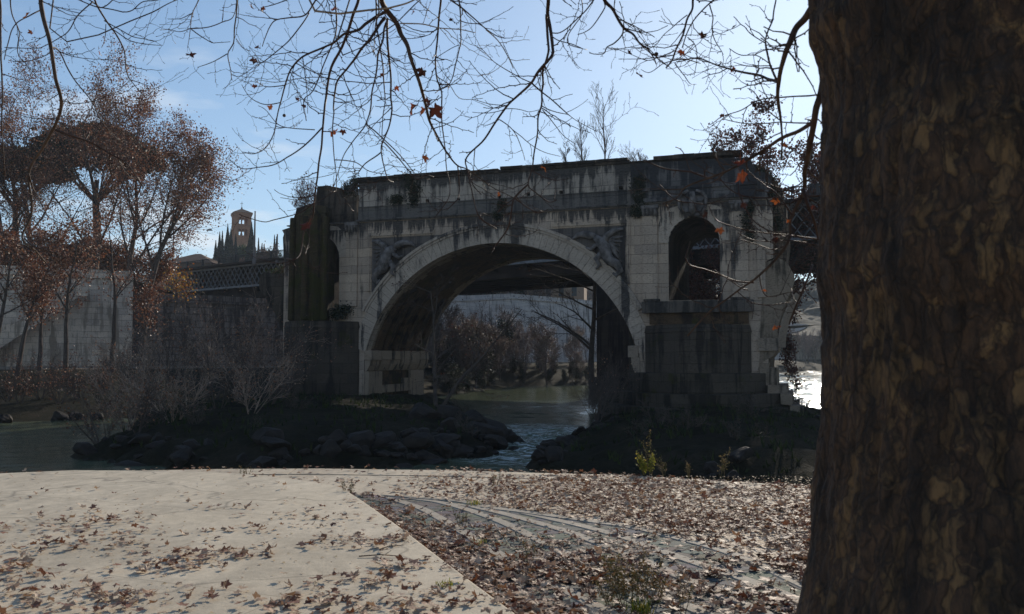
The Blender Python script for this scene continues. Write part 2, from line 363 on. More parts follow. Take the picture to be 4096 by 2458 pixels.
# ================================================================== SETTING
# river
def wave(x, y):
    big = noise.noise(Vector((x * .045, y * .10, 5))); a = .45 + 1.1 * max(0, big + .25)
    rap = max(0, 1 - ((x - 1.5) / 7) ** 2 - ((y - 51) / 13) ** 2); a += 4.0 * rap; a *= 1.3 + 2.6 * max(0, min(1, (x - 14) / 8))
    return a * (.055 * noise.noise(Vector((x * .42, y * .75, 0))) + .030 * noise.noise(Vector((x * 1.1 + y * .2, y * 1.7, 3))) + .016 * noise.noise(Vector((x * 2.3, y * 3.4, 9))))
mb = MB(); mb.add([Vector((-600, -120, -.25)), Vector((600, -120, -.25)), Vector((600, 700, -.25)), Vector((-600, 700, -.25))], [(0, 1, 2, 3)])
for x0, x1, y0, y1, sx, sy in ((-44, 30, 9, 34, .8, .8), (-44, 30, 34, 100, .28, .20), (-44, 60, 100, 200, .5, .34), (30, 66, 30, 100, .5, .3), (60, 150, 100, 200, .8, .5), (-20, 230, 200, 420, 1.3, .8)):
    nx = int((x1 - x0) / sx); ny = int((y1 - y0) / sy); b = len(mb.v)
    for j in range(ny + 1):
        for i in range(nx + 1): x = x0 + (x1 - x0) * i / nx; y = y0 + (y1 - y0) * j / ny; mb.v.append(Vector((x, y, wave(x, y))))
    for j in range(ny):
        for i in range(nx): a = b + j * (nx + 1) + i; mb.f.append([a, a + 1, a + nx + 2, a + nx + 1]); mb.m.append(0)
tag(mb.build('river_water', M['water'], smooth=True), kind='structure')
mb = MB(); mb.add([Vector((-600, -120, -1.8)), Vector((600, -120, -1.8)), Vector((600, 700, -1.8)), Vector((-600, 700, -1.8))], [(0, 1, 2, 3)])
tag(mb.build('river_bed_ground', M['bank']), kind='structure')
# banks of rubble and turf round the two piers
def sdist(p, poly):
    x, y = p; d = 1e9; ins = False; n = len(poly)
    for i in range(n):
        ax, ay = poly[i]; bx, by = poly[(i + 1) % n]
        ex, ey = bx - ax, by - ay; k = max(0, min(1, ((x - ax) * ex + (y - ay) * ey) / (ex * ex + ey * ey)))
        d = min(d, (x - ax - ex * k) ** 2 + (y - ay - ey * k) ** 2)
        if (ay > y) != (by > y) and x < (bx - ax) * (y - ay) / (by - ay) + ax: ins = not ins
    return sqrt(d) * (1 if ins else -1)
MOUND_L = [(-21.5, 42.5), (-15, 38.5), (-9, 37.5), (-4.6, 40), (-1.0, 44), (.2, 50), (-1.6, 59), (-5, 76), (-6, 92), (-28, 99), (-34, 80), (-27, 62)]
MOUND_R = [(1.0, 36.5), (1.3, 43), (3.2, 50), (5.4, 59), (9, 80), (11, 93), (21, 92), (27.5, 76), (25, 64), (20.5, 50), (15, 33), (7, 32)]
def mound_z(x, y):
    n = noise.noise(Vector((x * .35, y * .35, 1))) * .5 + noise.noise(Vector((x * 1.1, y * 1.1, 4))) * .34 + noise.noise(Vector((x * 2.6, y * 2.6, 6))) * .14
    out = -1.6
    for poly, h in ((MOUND_L, 1.75), (MOUND_R, 1.45)):
        d = sdist((x, y), poly) + n * 1.4
        z = -1.6 if d < -3.2 else (d * .5 if d < 0 else h * (1 - exp(-d / 3.2)) + n * .55)
        out = max(out, z)
    return out
def grid(name, x0, x1, y0, y1, st, fz, mat):
    mb = MB(); nx = int((x1 - x0) / st); ny = int((y1 - y0) / st)
    for j in range(ny + 1):
        for i in range(nx + 1):
            x = x0 + i * st; y = y0 + j * st; mb.v.append(Vector((x, y, fz(x, y))))
    for j in range(ny):
        for i in range(nx):
            a = j * (nx + 1) + i
            if max(mb.v[k].z for k in (a, a + 1, a + nx + 2, a + nx + 1)) < -1.2: continue
            mb.f.append([a, a + 1, a + nx + 2, a + nx + 1]); mb.m.append(0)
    return mb.build(name, mat, smooth=True)
tag(grid('bank_ground', -40, 33, 28, 104, .45, mound_z, M['bank']), kind='structure')
# far river bank, from shoreline to embankment wall, and street level behind it
SH = [(-260, 58), (-75, 62), (-42, 64), (-28, 72), (-18, 88), (-12, 100), (-6, 122), (0, 145), (14, 155), (50, 215), (92, 284), (200, 460), (330, 690)]
WL = [(-260, 78), (-75, 95), (-49, 110), (-41, 116), (-33, 124), (-27, 132), (-18, 148), (-9, 167), (0, 178), (32, 232), (72, 305), (178, 480), (300, 695)]
def lerp(a, b, k): return a + (b - a) * k
mb = MB(); rows = []
NSEG = 16
def alongline(P, k):
    i = min(int(k), len(P) - 2); f = k - i
    return Vector((lerp(P[i][0], P[i + 1][0], f), lerp(P[i][1], P[i + 1][1], f)))
prof = [(-.12, -1.4), (0, -.15), (.08, .5), (.2, 1.5), (.35, 2.5), (.5, 3.2), (.65, 3.7), (.8, 3.85), (1.0, 3.9), (1.04, 3.9)]
KS = [i / NSEG for i in range(0, (len(SH) - 1) * NSEG + 1)]
for k in KS:
    a = alongline(SH, k); b = alongline(WL, k)
    for f, z in prof:
        q = a + (b - a) * f; zz = z + (noise.noise(Vector((q.x * .3, q.y * .3, 0))) * .35 if .05 < f < .6 else 0)
        mb.v.append(Vector((q.x, q.y, zz)))
n = len(prof)
for i in range(len(KS) - 1):
    for j in range(n - 1):
        a = i * n + j; mb.f.append([a, a + n, a + n + 1, a + 1]); mb.m.append(1 if (j >= 6 and i < 4.2 * NSEG) else 0)  # far stretch takes the dark bank colour in place of shade
tag(mb.build('river_bank_ground', [M['bank'], M['earth']], smooth=True), kind='structure')
# street level
def street_z(x, y): return 15.0
mb = MB(); base = []
def back(p, d):  # push away from river
    return Vector((p[0] - d * .8, p[1] + d * .6))
offs = [(.02, 15.0), (60, 15.2), (500, 16)]
for i_, p in enumerate(WL):
    for d, z in offs: q = back(p, d); mb.v.append(Vector((q.x, q.y, 12.3 if (d < 1 and 3 <= i_ <= 5) else z)))
for i in range(len(WL) - 1):
    for j in range(2): a = i * 3 + j; mb.f.append([a, a + 3, a + 4, a + 1]); mb.m.append(0)
tag(mb.build('street_ground', M['earth']), kind='structure')
# wooded hill behind, carrying the campanile
def hill_z(x, y):
    a = ((x + 120) / 95) ** 2 + ((y - 390) / 90) ** 2
    return 14 + 32.5 * exp(-a * .9) + noise.noise(Vector((x * .03, y * .03, 2))) * 1.5
M['hill'] = plain('hill_scrub', (.018, .022, .012), .95, .25, .5, .3)
mb = MB()
for j in range(41):
    for i in range(61):
        x = -300 + i * 6.5; y = 250 + j * 7.5; mb.v.append(Vector((x, y, hill_z(x, y))))
for j in range(40):
    for i in range(60): a = j * 61 + i; mb.f.append([a, a + 1, a + 62, a + 61]); mb.m.append(0)
tag(mb.build('hill', M['hill'], smooth=True), kind='structure')

def ridge_z(x, y):
    c = 470 + .42 * x; e = exp(-((y - c) / 75) ** 2); f = max(0, min(1, (x + 75) / 50)); f = f * f * (3 - 2 * f)
    return 13.5 + 40 * e * f + (noise.noise(Vector((x * .02, y * .02, 5))) * 7 + noise.noise(Vector((x * .09, y * .09, 5))) * 4 + noise.noise(Vector((x * .3, y * .3, 5))) * 2.5) * e * f
mb = MB(); nx, ny = 190, 90
for j in range(ny + 1):
    for i in range(nx + 1): x = -80 + i * 3.2; y = 330 + .42 * x * 1 + j * 3.2; mb.v.append(Vector((x, y, ridge_z(x, y))))
for j in range(ny):
    for i in range(nx): a = j * (nx + 1) + i; mb.f.append([a, a + 1, a + nx + 2, a + nx + 1]); mb.m.append(0)
tag(mb.build('hill', M['hill']), kind='structure')
# embankment walls (one thing per stretch)
def wall_run(i0, i1, name, mat, label, z0=3.2, z1=15.0, top2=None, cat='wall', cap=True):
    a = Vector((WL[i0][0], WL[i0][1], 0)); ang = atan2(WL[i1][1] - WL[i0][1], WL[i1][0] - WL[i0][0])
    r = empty(name, a, ang, label, cat); mb = MB(); rot = Matrix.Rotation(-ang, 3, 'Z')
    P = [rot @ (Vector((WL[i][0], WL[i][1], 0)) - a) for i in range(i0, i1 + 1)]
    for i in range(len(P) - 1):
        p, q = P[i], P[i + 1]; n = Vector((-(q - p).y, (q - p).x, 0)).normalized()
        za = lerp(z1, top2 or z1, i / (len(P) - 1)); zb = lerp(z1, top2 or z1, (i + 1) / (len(P) - 1))
        # battered face
        vs = []
        for pp, zz in ((p, za), (q, zb)): vs += [pp - n * .9 + Vector((0, 0, z0)), pp + Vector((0, 0, zz)), pp + n * 1.2 + Vector((0, 0, zz)), pp + n * 1.2 + Vector((0, 0, z0))]
        mb.add(vs, [(0, 4, 5, 1), (1, 5, 6, 2), (2, 6, 7, 3), (0, 1, 2, 3), (4, 7, 6, 5)])
    mb.build('wall_face', mat, r)
    if cap:
        cp = MB()
        for i in range(len(P) - 1):
            p, q = P[i], P[i + 1]; n = Vector((-(q - p).y, (q - p).x, 0)).normalized()
            za = lerp(z1, top2 or z1, i / (len(P) - 1)); zb = lerp(z1, top2 or z1, (i + 1) / (len(P) - 1))
            vs = []
            for pp, zz in ((p, za), (q, zb)): vs += [pp - n * .25 + Vector((0, 0, zz + .003)), pp - n * .25 + Vector((0, 0, zz + .35)), pp + n * .6 + Vector((0, 0, zz + .35)), pp + n * .6 + Vector((0, 0, zz + .003))]
            vs2 = []
            for pp, zz in ((p, za), (q, zb)): vs2 += [pp + Vector((0, 0, zz + .353)), pp + Vector((0, 0, zz + 1.1)), pp + n * .45 + Vector((0, 0, zz + 1.1)), pp + n * .45 + Vector((0, 0, zz + .353))]
            for v in (vs, vs2): cp.add(v, [(0, 4, 5, 1), (1, 5, 6, 2), (2, 6, 7, 3), (3, 7, 4, 0), (0, 1, 2, 3), (4, 7, 6, 5)])
        cp.build('parapet', mat, r)
    return r, ang, a
wr, wang, wa = wall_run(0, 2, 'embankment_wall', M['wall'], 'pale stone embankment wall behind the thin trees with a stair climbing it')
wall_run(2, 6, 'embankment_wall', M['wall2'], 'dark rusticated stone embankment wall below the end of the iron bridge', z1=12.3)
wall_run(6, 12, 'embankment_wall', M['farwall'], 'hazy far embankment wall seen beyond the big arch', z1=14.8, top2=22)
# stair ramp on the wall
def wallpt(px, py):
    d = ray(px, py); n = Vector((-sin(wang2), cos(wang2))); p0 = Vector((-75, 95)) ; k = (p0.dot(n)) / (d.x * n.x + d.y * n.y)
    return Vector((d.x * k, d.y * k, CAMZ + d.z * k))
wang2 = atan2(15, 26)
r = empty('stone_stair', wallpt(160, 1480), wang2, 'pale stone stair with solid parapet running up the embankment wall to a landing', 'stair')
rm = Matrix.Rotation(-wang2, 3, 'Z'); org = wallpt(160, 1480)
def wl(px, py, off): v = rm @ (wallpt(px, py) - org); return (v.x, v.z)
A_, B_, C_ = wl(-420, 1640, 0), wl(300, 1172, 0), wl(345, 1172, 0)
mb = MB(); o = [A_, B_, C_, (C_[0], C_[1] - .55), (B_[0], B_[1] - .9), (A_[0], A_[1] - .9)]
mb.prism(o, y0=-2.6, y1=-.9); mb.build('flight', M['wall'], r)
mb = MB(); o = [(A_[0], A_[1] + .003), (B_[0], B_[1] + .003), (C_[0], C_[1] + .003), (C_[0], C_[1] + 1), (B_[0], B_[1] + 1), (A_[0], A_[1] + 1)]
mb.prism(o, y0=-2.6, y1=-2.25); mb.build('parapet', M['wall'], r)

# ---- quay in the foreground
QZ = 3.4
edge_px = [(-900, 1938), (-400, 1916), (0, 1901), (400, 1889), (800, 1881), (1300, 1878), (1800, 1885), (2500, 1905), (2900, 1928), (3240, 1950), (3700, 1985), (4200, 2030), (5000, 2120)]
edge = [onz(x, y, QZ) for x, y in edge_px]
mb = MB(); pl = [(-14, -40), (14, -40)] + [(p.x, p.y) for p in reversed(edge)]
mb.poly(pl, -1.6, QZ); tag(mb.build('quay_pavement', M['quay'], bevel=.03), kind='structure')
# joints of the edge kerb: row of kerb stones standing 3 mm proud
mb = MB(); E = [Vector((p.x, p.y)) for p in edge]; acc = []
for i in range(len(E) - 1):
    d = (E[i + 1] - E[i]); L_ = d.length; d.normalize(); n = Vector((d.y, -d.x)); k = 0
    while k < L_ - .05:
        k2 = min(k + 1.35, L_); a = E[i] + d * (k + .006); b = E[i] + d * (k2 - .006)
        pl = [(a + n * .55), (b + n * .55), (b - n * .02), (a - n * .02)]
        mb.poly([(p.x, p.y) for p in pl], QZ + .003, QZ + .010 + random.uniform(-.003, .003)); k = k2
tag(mb.build('quay_kerb', M['quay'], bevel=.012), kind='structure')
# raised concrete apron (camera side, left)
sl = [onz(*p, QZ) for p in [(-900, 1965), (-300, 1930), (300, 1903), (647, 1905), (860, 1912), (1035, 1923), (1180, 1940), (1294, 1960), (1345, 1968), (1375, 1980), (1450, 2030), (1600, 2140), (1760, 2268), (1900, 2378), (2005, 2458)]]
e = (sl[-1] - sl[-2]).normalized(); last = sl[-1] + e * 2.0; last2 = last + Vector((.1, -5, 0))
pl = [(-13, -30), (last2.x + 1, -30), (last2.x, last2.y), (last.x, last.y)] + [(p.x, p.y) for p in reversed(sl)]
mb = MB(); mb.poly(pl, QZ + .002, QZ + .075)
slab = tag(mb.build('pavement_apron', M['slab'], bevel=.02), kind='structure'); SLAB = [(p[0], p[1]) for p in pl]
# cobbled fan
out5 = [(1375, 1976), (1520, 1984), (1831, 2008), (1957, 2033), (2100, 2052), (2342, 2086), (2536, 2115), (2680, 2150), (2828, 2188), (2998, 2246), (3196, 2338), (3420, 2440), (3800, 2600)]
o5 = [onz(*p, QZ) for p in out5]
pl = [(p.x, p.y) for p in o5]; pl = [(last.x, last.y), (6.5, 2.5)] + list(reversed(pl)) + [(p.x, p.y) for p in sl[9:]]
mb = MB()
tris = geometry.tessellate_polygon([[Vector((p[0], p[1], 0)) for p in pl]])
for t in tris:
    a_, b_, c_ = [pl[i] for i in t]; up_ = (b_[0] - a_[0]) * (c_[1] - a_[1]) - (b_[1] - a_[1]) * (c_[0] - a_[0]) > 0
    mb.f.append(list(t) if up_ else [t[0], t[2], t[1]]); mb.m.append(0)
mb.v = [Vector((p[0], p[1], QZ + .004)) for p in pl]
tag(mb.build('cobble_pavement', M['cobble']), kind='structure'); COB = pl
strips = [
 [(1510, 1984), (1588, 2006), (1685, 2038), (1758, 2076), (1831, 2120), (1928, 2178), (2025, 2241), (2131, 2300), (2267, 2368), (2330, 2401), (2430, 2458), (2600, 2560)],
 [(1637, 1999), (1758, 2013), (1870, 2043), (1991, 2086), (2098, 2135), (2219, 2198), (2364, 2266), (2520, 2332), (2682, 2402), (2803, 2455), (3000, 2560)],
 [(1790, 2016), (1900, 2033), (2025, 2062), (2170, 2102), (2294, 2139), (2400, 2180), (2488, 2212), (2682, 2295), (2876, 2380), (2998, 2434), (3070, 2465), (3300, 2570)],
 [(2080, 2058), (2210, 2082), (2342, 2112), (2488, 2152), (2585, 2186), (2682, 2222), (2828, 2272), (3022, 2338), (3191, 2406), (3400, 2500)],
 out5[1:]]
STR = []
for q, s_ in enumerate(strips):
    P = [onz(*p, QZ) for p in s_]; mb = MB(); w = .062; STR.append([(p.x, p.y) for p in P])
    # resample finely so the strip curves smoothly
    R = []
    for i in range(len(P) - 1):
        p0 = P[max(i - 1, 0)]; p1 = P[i]; p2 = P[i + 1]; p3 = P[min(i + 2, len(P) - 1)]
        for k in range(5):
            t_ = k / 5; R.append(.5 * ((2 * p1) + (p2 - p0) * t_ + (2 * p0 - 5 * p1 + 4 * p2 - p3) * t_ * t_ + (3 * p1 - p0 - 3 * p2 + p3) * t_ ** 3))
    R.append(P[-1]); ring = []
    for i, p in enumerate(R):
        d = (R[min(i + 1, len(R) - 1)] - R[max(i - 1, 0)]).normalized(); nn = Vector((-d.y, d.x, 0)); ww = w * min(1, .25 + i / 8)
        ring += [p + nn * ww + Vector((0, 0, .004)), p + nn * (ww - .012) + Vector((0, 0, .014)), p - nn * (ww - .012) + Vector((0, 0, .012)), p - nn * ww + Vector((0, 0, .004))]
    mb.add(ring, [(4 * i + j, 4 * i + j + 4, 4 * i + j + 5, 4 * i + j + 1) for i in range(len(R) - 1) for j in range(3)])
    tag(mb.build('pavement_strip', M['strip'], smooth=False), kind='structure')

# ================================================================== RUINED BRIDGE
ruin = empty('ruined_bridge', (0, 72, 0), -BA, 'ruined stone bridge with one great arch standing in the river, blackened parapet and carved dragons', 'bridge')
AC = (-1.6, 2.0); AR = 12.75; ARE = 14.45; T = 12.5
def rough(poly, amp, step=.6, seed=0):
    out = []
    for i in range(len(poly)):
        a = Vector(poly[i]); b = Vector(poly[(i + 1) % len(poly)]); n_ = max(1, int((b - a).length / step))
        for k in range(n_):
            p = a.lerp(b, k / n_); nn = noise.noise_vector(Vector((p.x * 1.3, p.y * 1.3, seed * 7.3)))
            out.append((p.x + nn.x * amp, p.y + nn.y * amp))
    return out
def arc(cx, cz, r, a0, a1, n_): return [(cx + r * cos(a0 + (a1 - a0) * i / n_), cz + r * sin(a0 + (a1 - a0) * i / n_)) for i in range(n_ + 1)]
spz = 5.55; ah = math.asin((spz - AC[1]) / AR)
xl = AC[0] - AR * cos(ah); xr = AC[0] + AR * cos(ah)
# body of the bridge below the attic
outer = [(-22.5, 0), (-22.5, 16.4), (-22.8, 16.9), (-21.6, 17.2), (21.2, 17.2), (21.2, 12.6), (20.7, 12.4), (20.7, 0), (xr + .15, 0)]
outer += [(xr + .15, spz)] + arc(AC[0], AC[1], AR, ah, pi - ah, 56) + [(xl - .15, spz), (xl - .15, 0)]
def small(cx, w, zb, zs, zt):
    h = zt - zs
    return [(cx - w, zb), (cx + w, zb)] + [(cx + w * cos(a * pi / 18), zs + h * sin(a * pi / 18)) for a in range(19)]
holeR = small(15.2, 2.0, 9.5, 14.1, 16.1); holeL = small(-18.65, 2.0, 9.5, 14.1, 16.1)
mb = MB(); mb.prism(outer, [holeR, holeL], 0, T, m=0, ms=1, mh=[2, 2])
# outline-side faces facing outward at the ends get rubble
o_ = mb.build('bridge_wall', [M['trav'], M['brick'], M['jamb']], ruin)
# back face skin so that the vault edge stays as photo: pale edge voussoirs at back and front soffit
def voussoirs(r0, r1, y0, y1, a0, a1, n_, name, mat, jit=.0, off=0, holes=()):
    mb = MB()
    for i in range(n_):
        b0 = a0 + (a1 - a0) * i / n_ + .0009; b1 = a0 + (a1 - a0) * (i + 1) / n_ - .0009
        re = r1 + random.uniform(-jit, jit); ri = r0
        pts = [(AC[0] + r * cos(a), AC[1] + r * sin(a)) for r, a in ((ri, b0), (re, b0), (re, (b0 + b1) / 2), (re, b1), (ri, b1), (ri, (b0 + b1) / 2))]
        dy = random.uniform(-.025, .025)
        mb.prism(pts, y0=y0 + dy, y1=y1)
    return mb.build(name, mat, ruin)
voussoirs(AR - .012, AR + 1.28, -.12, .0 + .9, .262, pi - .28, 63, 'arch_ring', [M['ring']])
# hood moulding
mb = MB()
for r0, r1, y in ((AR + 1.30, AR + 1.5, -.20), (AR + 1.505, AR + 1.74, -.30)):
    pts = arc(AC[0], AC[1], r1, .50, pi - .52, 60) + arc(AC[0], AC[1], r0, pi - .52, .50, 60)
    mb.prism(pts, y0=y, y1=.05)
mb.build('arch_moulding', M['ring'], ruin)
# soffit edge stones, front and back (toothed)
M['soffit'] = stone('soffit_stone', (.30, .255, .20), (.05, .045, .035), 9, 9, .4)
for side, lo, hi in ((0, .9, 1.55), (1, T - 1.0, T + .05)):
    mb = MB()
    for i in range(46):
        b0 = .30 + (pi - .6) * i / 46; b1 = .30 + (pi - .6) * (i + 1) / 46 - .003
        dp = random.uniform(0, .75)
        y0 = lo if side == 0 else lo - dp; y1 = hi + dp if side == 0 else hi
        r0 = AR - .035 - random.uniform(0, .02)
        pts = [(AC[0] + r * cos(a), AC[1] + r * sin(a)) for r, a in ((r0, b0), (AR + .3, b0), (AR + .3, b1), (r0, b1))]
        mb.prism(pts, y0=y0, y1=y1)
    mb.build('soffit_edging', M['soffit'], ruin)
# recessed dark flutes low on the vault (shallow brick piers between them)
mb = MB()
for t0 in (1.7, 3.6, 5.5, 7.4, 9.3, 11.1):
    for a0, a1 in ((pi - .30, pi - .80), (.30, .62)):
        mb = MB()
        n_ = 10
        for i in range(n_):
            b0 = a0 + (a1 - a0) * i / n_; b1 = a0 + (a1 - a0) * (i + 1) / n_
            dp = .32 * (1 - (i / n_) ** 2); dp1 = .32 * (1 - ((i + 1) / n_) ** 2)
            pts = [(AC[0] + r * cos(a), AC[1] + r * sin(a)) for r, a in ((AR - dp, b0), (AR + .1, b0), (AR + .1, b1), (AR - dp1, b1))]
            mb.prism(pts, y0=t0 - .5, y1=t0 + .45)
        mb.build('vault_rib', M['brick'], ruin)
# attic: front skin with putlog holes, body, then coping, frieze
holes = []
for px, py in ((1710, 806), (1833, 801), (1997, 789), (2113, 780), (2245, 772), (2483, 755)):
    s, z = F(px, py); holes.append([(s - .17, z - .19), (s + .17, z - .19), (s + .17, z + .19), (s - .17, z + .19)])
for h in holes:
    for i in range(4): h[i] = (h[i][0], max(h[i][1], 18.62))
mb = MB(); mb.prism([(-14.7, 18.58), (10.2, 18.58), (10.2, 20.77), (-14.7, 20.77)], holes, 0.0, .45); mb.build('attic', M['attic'], ruin)
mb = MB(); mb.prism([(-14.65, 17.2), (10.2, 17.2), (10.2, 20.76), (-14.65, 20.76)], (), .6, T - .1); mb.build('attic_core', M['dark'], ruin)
mb = MB()
mb.prism([(-14.72, 17.42), (10.2, 17.42), (10.2, 18.50), (-14.72, 18.50)], (), -.08, .6)
mb.prism([(-14.72, 18.503), (10.2, 18.503), (10.2, 18.577), (-14.72, 18.577)], (), -.16, .6)
mb.build('frieze', M['frieze'], ruin)
mb = MB()
mb.prism([(-22.2, 17.203), (20.9, 17.203), (20.9, 17.30), (-22.2, 17.30)], (), -.14, .6)
mb.prism([(-14.9, 17.303), (20.9, 17.303), (20.9, 17.417), (-14.9, 17.417)], (), -.26, .6)
mb.build('cornice', M['frieze'], ruin)
# right attic stretch (black)
mb = MB(); mb.prism(rough([(10.203, 17.42), (20.8, 17.42), (21.2, 18.6), (20.9, 19.2), (20.0, 19.5), (19.6, 20.55), (10.203, 20.76)], .04), (), -.02, T * .8); mb.build('attic', M['rightdark'], ruin)
mb = MB(); mb.prism([(11.3, 17.423), (19.9, 17.423), (19.9, 17.75), (11.3, 17.75)], (), -.42, -.023)
mb.prism([(11.1, 18.35), (20.1, 18.35), (20.1, 18.6), (11.1, 18.6)], (), -.34, -.023)
mb.prism([(11.3, 17.753), (20.0, 17.753), (20.0, 18.347), (11.3, 18.347)], (), -.2, -.023)
mb.build('cornice', M['rightdark'], ruin)
# coping blocks
mb = MB()
def cop(s0, s1, z0, z1, y0=-.22, y1=.9, seed=0):
    s = s0
    while s < s1 - .2:
        s2 = min(s + random.uniform(1.3, 2.4), s1); dz = random.uniform(-.03, .03)
        mb.prism(rough([(s + .01, z0), (s2 - .01, z0), (s2 - .01, z1 + dz), (s + .01, z1 + dz)], .025, .35, s), (), y0 + random.uniform(-.03, .03), y1); s = s2
cop(-14.85, -3.9, 21.02, 21.26); cop(-3.9, -1.2, 21.02, 21.16); cop(-1.0, 10.0, 21.02, 21.25); cop(12.1, 19.0, 20.80, 21.14, -.3); cop(10.0, 12.1, 20.78, 20.86)
cop(-14.8, 10.15, 20.775, 21.015, -.12, .85)
mb.build('coping', M['coping'], ruin)
# left attic remnant: broken upper block and parapet stub
mb = MB(); mb.prism(rough([(-22.0, 17.303), (-14.95, 17.303), (-14.95, 19.55), (-16.6, 19.65), (-16.9, 20.55), (-18.0, 20.8), (-19.1, 20.85), (-19.35, 19.3), (-21.2, 18.9), (-21.6, 17.9)], .10, .4), (), .05, 5.5)
mb.build('broken_attic', M['coping'], ruin)
# panel frames in the spandrels
mb = MB()
def frame(x0, x1, z0, z1, side):
    # mitred strips: top and outer vertical
    for k, (w, y) in enumerate(((.14, -.10), (.14, -.16), (.12, -.07))):
        o = sum((.14, .14, .12)[:k]) + .003 * k
        xa, xb = x0 + o, x1 - o; zt = z1 - o
        mb.box(x0 + (o if side < 0 else 0), x1 - (o if side > 0 else 0), y, .0 - .001, zt - w, zt)
        if side < 0: mb.box(xa, xa + w, y, -.001, z0, zt - w - .002)
        else: mb.box(xb - w, xb, y, -.001, z0, zt - w - .002)
frame(-13.75, -7.2, 10.9, 16.14, -1); mb.build('panel_frame', M['trav'], ruin)
mb = MB(); frame(3.6, 10.15, 10.9, 16.14, 1); mb.build('panel_frame', M['trav'], ruin)
# dark recessed spandrel fields
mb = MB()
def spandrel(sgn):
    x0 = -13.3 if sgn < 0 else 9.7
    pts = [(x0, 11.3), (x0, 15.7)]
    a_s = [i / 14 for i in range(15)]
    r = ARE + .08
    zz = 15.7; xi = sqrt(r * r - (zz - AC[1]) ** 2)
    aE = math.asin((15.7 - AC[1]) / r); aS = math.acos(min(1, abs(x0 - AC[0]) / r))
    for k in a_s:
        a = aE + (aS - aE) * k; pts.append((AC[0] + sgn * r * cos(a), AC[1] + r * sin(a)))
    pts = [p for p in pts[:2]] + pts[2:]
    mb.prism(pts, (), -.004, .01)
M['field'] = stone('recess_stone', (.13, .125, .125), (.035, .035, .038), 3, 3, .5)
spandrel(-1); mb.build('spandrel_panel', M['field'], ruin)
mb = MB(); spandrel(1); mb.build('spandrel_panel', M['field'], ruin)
# carved winged dragons (relief)
def dragon(cx, cz, sx, parent_name='carved_dragon'):
    mb = MB(); P = lambda x, z, y=-.22: Vector((cx + sx * x, y, cz + z))
    def tub(pts, rs): mb.tube([P(*p) for p in pts], rs, 10)
    tub([(.3, .9, -.2), (.75, .55, -.35), (1.1, .0, -.4), (1.2, -.6, -.35), (1.55, -1.1, -.35), (2.1, -1.35, -.3), (2.35, -1.9, -.25), (2.0, -2.3, -.25), (1.75, -2.05, -.2)], [.28, .42, .52, .5, .42, .36, .28, .2, .12])
    tub([(.3, .9, -.2), (-.1, 1.05, -.3), (-.6, 1.2, -.3), (-1.2, 1.15, -.2), (-1.7, .8, -.15)], [.28, .33, .3, .22, .08])       # neck and head
    tub([(.9, .3, -.25), (1.3, 1.0, -.3), (1.9, 1.4, -.25), (2.6, 1.5, -.2)], [.3, .3, .22, .1])                              # wing arm
    for k in range(6):
        a = -.15 - k * .28
        tub([(1.1 + k * .05, .6 - k * .08, -.12), (1.7, .75 - k * .2, -.17), (2.4 + .15 * cos(k), .9 - k * .42, -.1)], [.17, .15, .04])
    tub([(.9, -.4, -.3), (.4, -.9, -.35), (.65, -1.4, -.3), (.35, -1.7, -.25)], [.3, .25, .16, .08])
    tub([(.5, .3, -.3), (-.1, -.1, -.3), (-.5, .1, -.25)], [.22, .16, .07])
    for k in range(7): tub([(-.2 + k * .16, 1.1 - k * .1, -.35), (-.2 + k * .2, 1.42 - k * .1, -.25)], [.1, .03])
    return mb.build(parent_name, M['relief'], ruin, smooth=True)
dragon(7.0, 13.9, 1); dragon(-10.6, 13.9, -1)
for cx, sg in ((8.5, 1), (-12.1, -1)):
    pass
# pilasters and capitals
mb = MB()
for x0, x1 in ((11.15, 12.35), (18.05, 19.35), (-15.9, -14.75), (20.0, 20.6)):
    mb = MB(); mb.box(x0, x1, -.16, -.002, 9.6, 16.35); mb.build('pilaster', M['trav'], ruin)
mb = MB()
for x0, x1 in ((11.15, 12.35), (18.05, 19.35), (-15.9, -14.75)):
    mb = MB(); mb.box(x0 - .1, x1 + .1, -.34, -.002, 16.95, 17.19); mb.box(x0 + .02, x1 - .02, -.2, -.003, 16.353, 16.947)
    for k in range(4):
        xx = x0 + .12 + k * (x1 - x0 - .24) / 3
        mb.tube([Vector((xx, -.2, 16.35)), Vector((xx, -.34, 16.6)), Vector((xx, -.40, 16.93))], [.07, .12, .15], 8)
    mb.build('capital', M['relief'], ruin)
# small arch surround (radiating voussoirs) right and left
mb = MB()
for cx, a0, a1 in ((15.2, 0, pi), (-18.65, 0, pi * .55)):
    n_ = 13 if a1 > 2 else 7; mb = MB()
    for i in range(n_):
        b0 = a0 + (a1 - a0) * i / n_ + .004; b1 = a0 + (a1 - a0) * (i + 1) / n_ - .004
        def pr(a, k):
            x, z = cos(a) * 2.003, sin(a) * 2.003
            if k == 0: return (cx + x, 14.1 + z)
            rr = 3.35; X, Z = cos(a) * rr, min(sin(a) * rr, 2.95); X = max(-2.75, min(2.75, X)); return (cx + X, 14.1 + Z)
        mb.prism([pr(b0, 0), pr(b0, 1), pr(b1, 1), pr(b1, 0)], (), -.05 + random.uniform(-.02, .02), .3)
    mb.build('small_arch_ring', M['ring'], ruin)
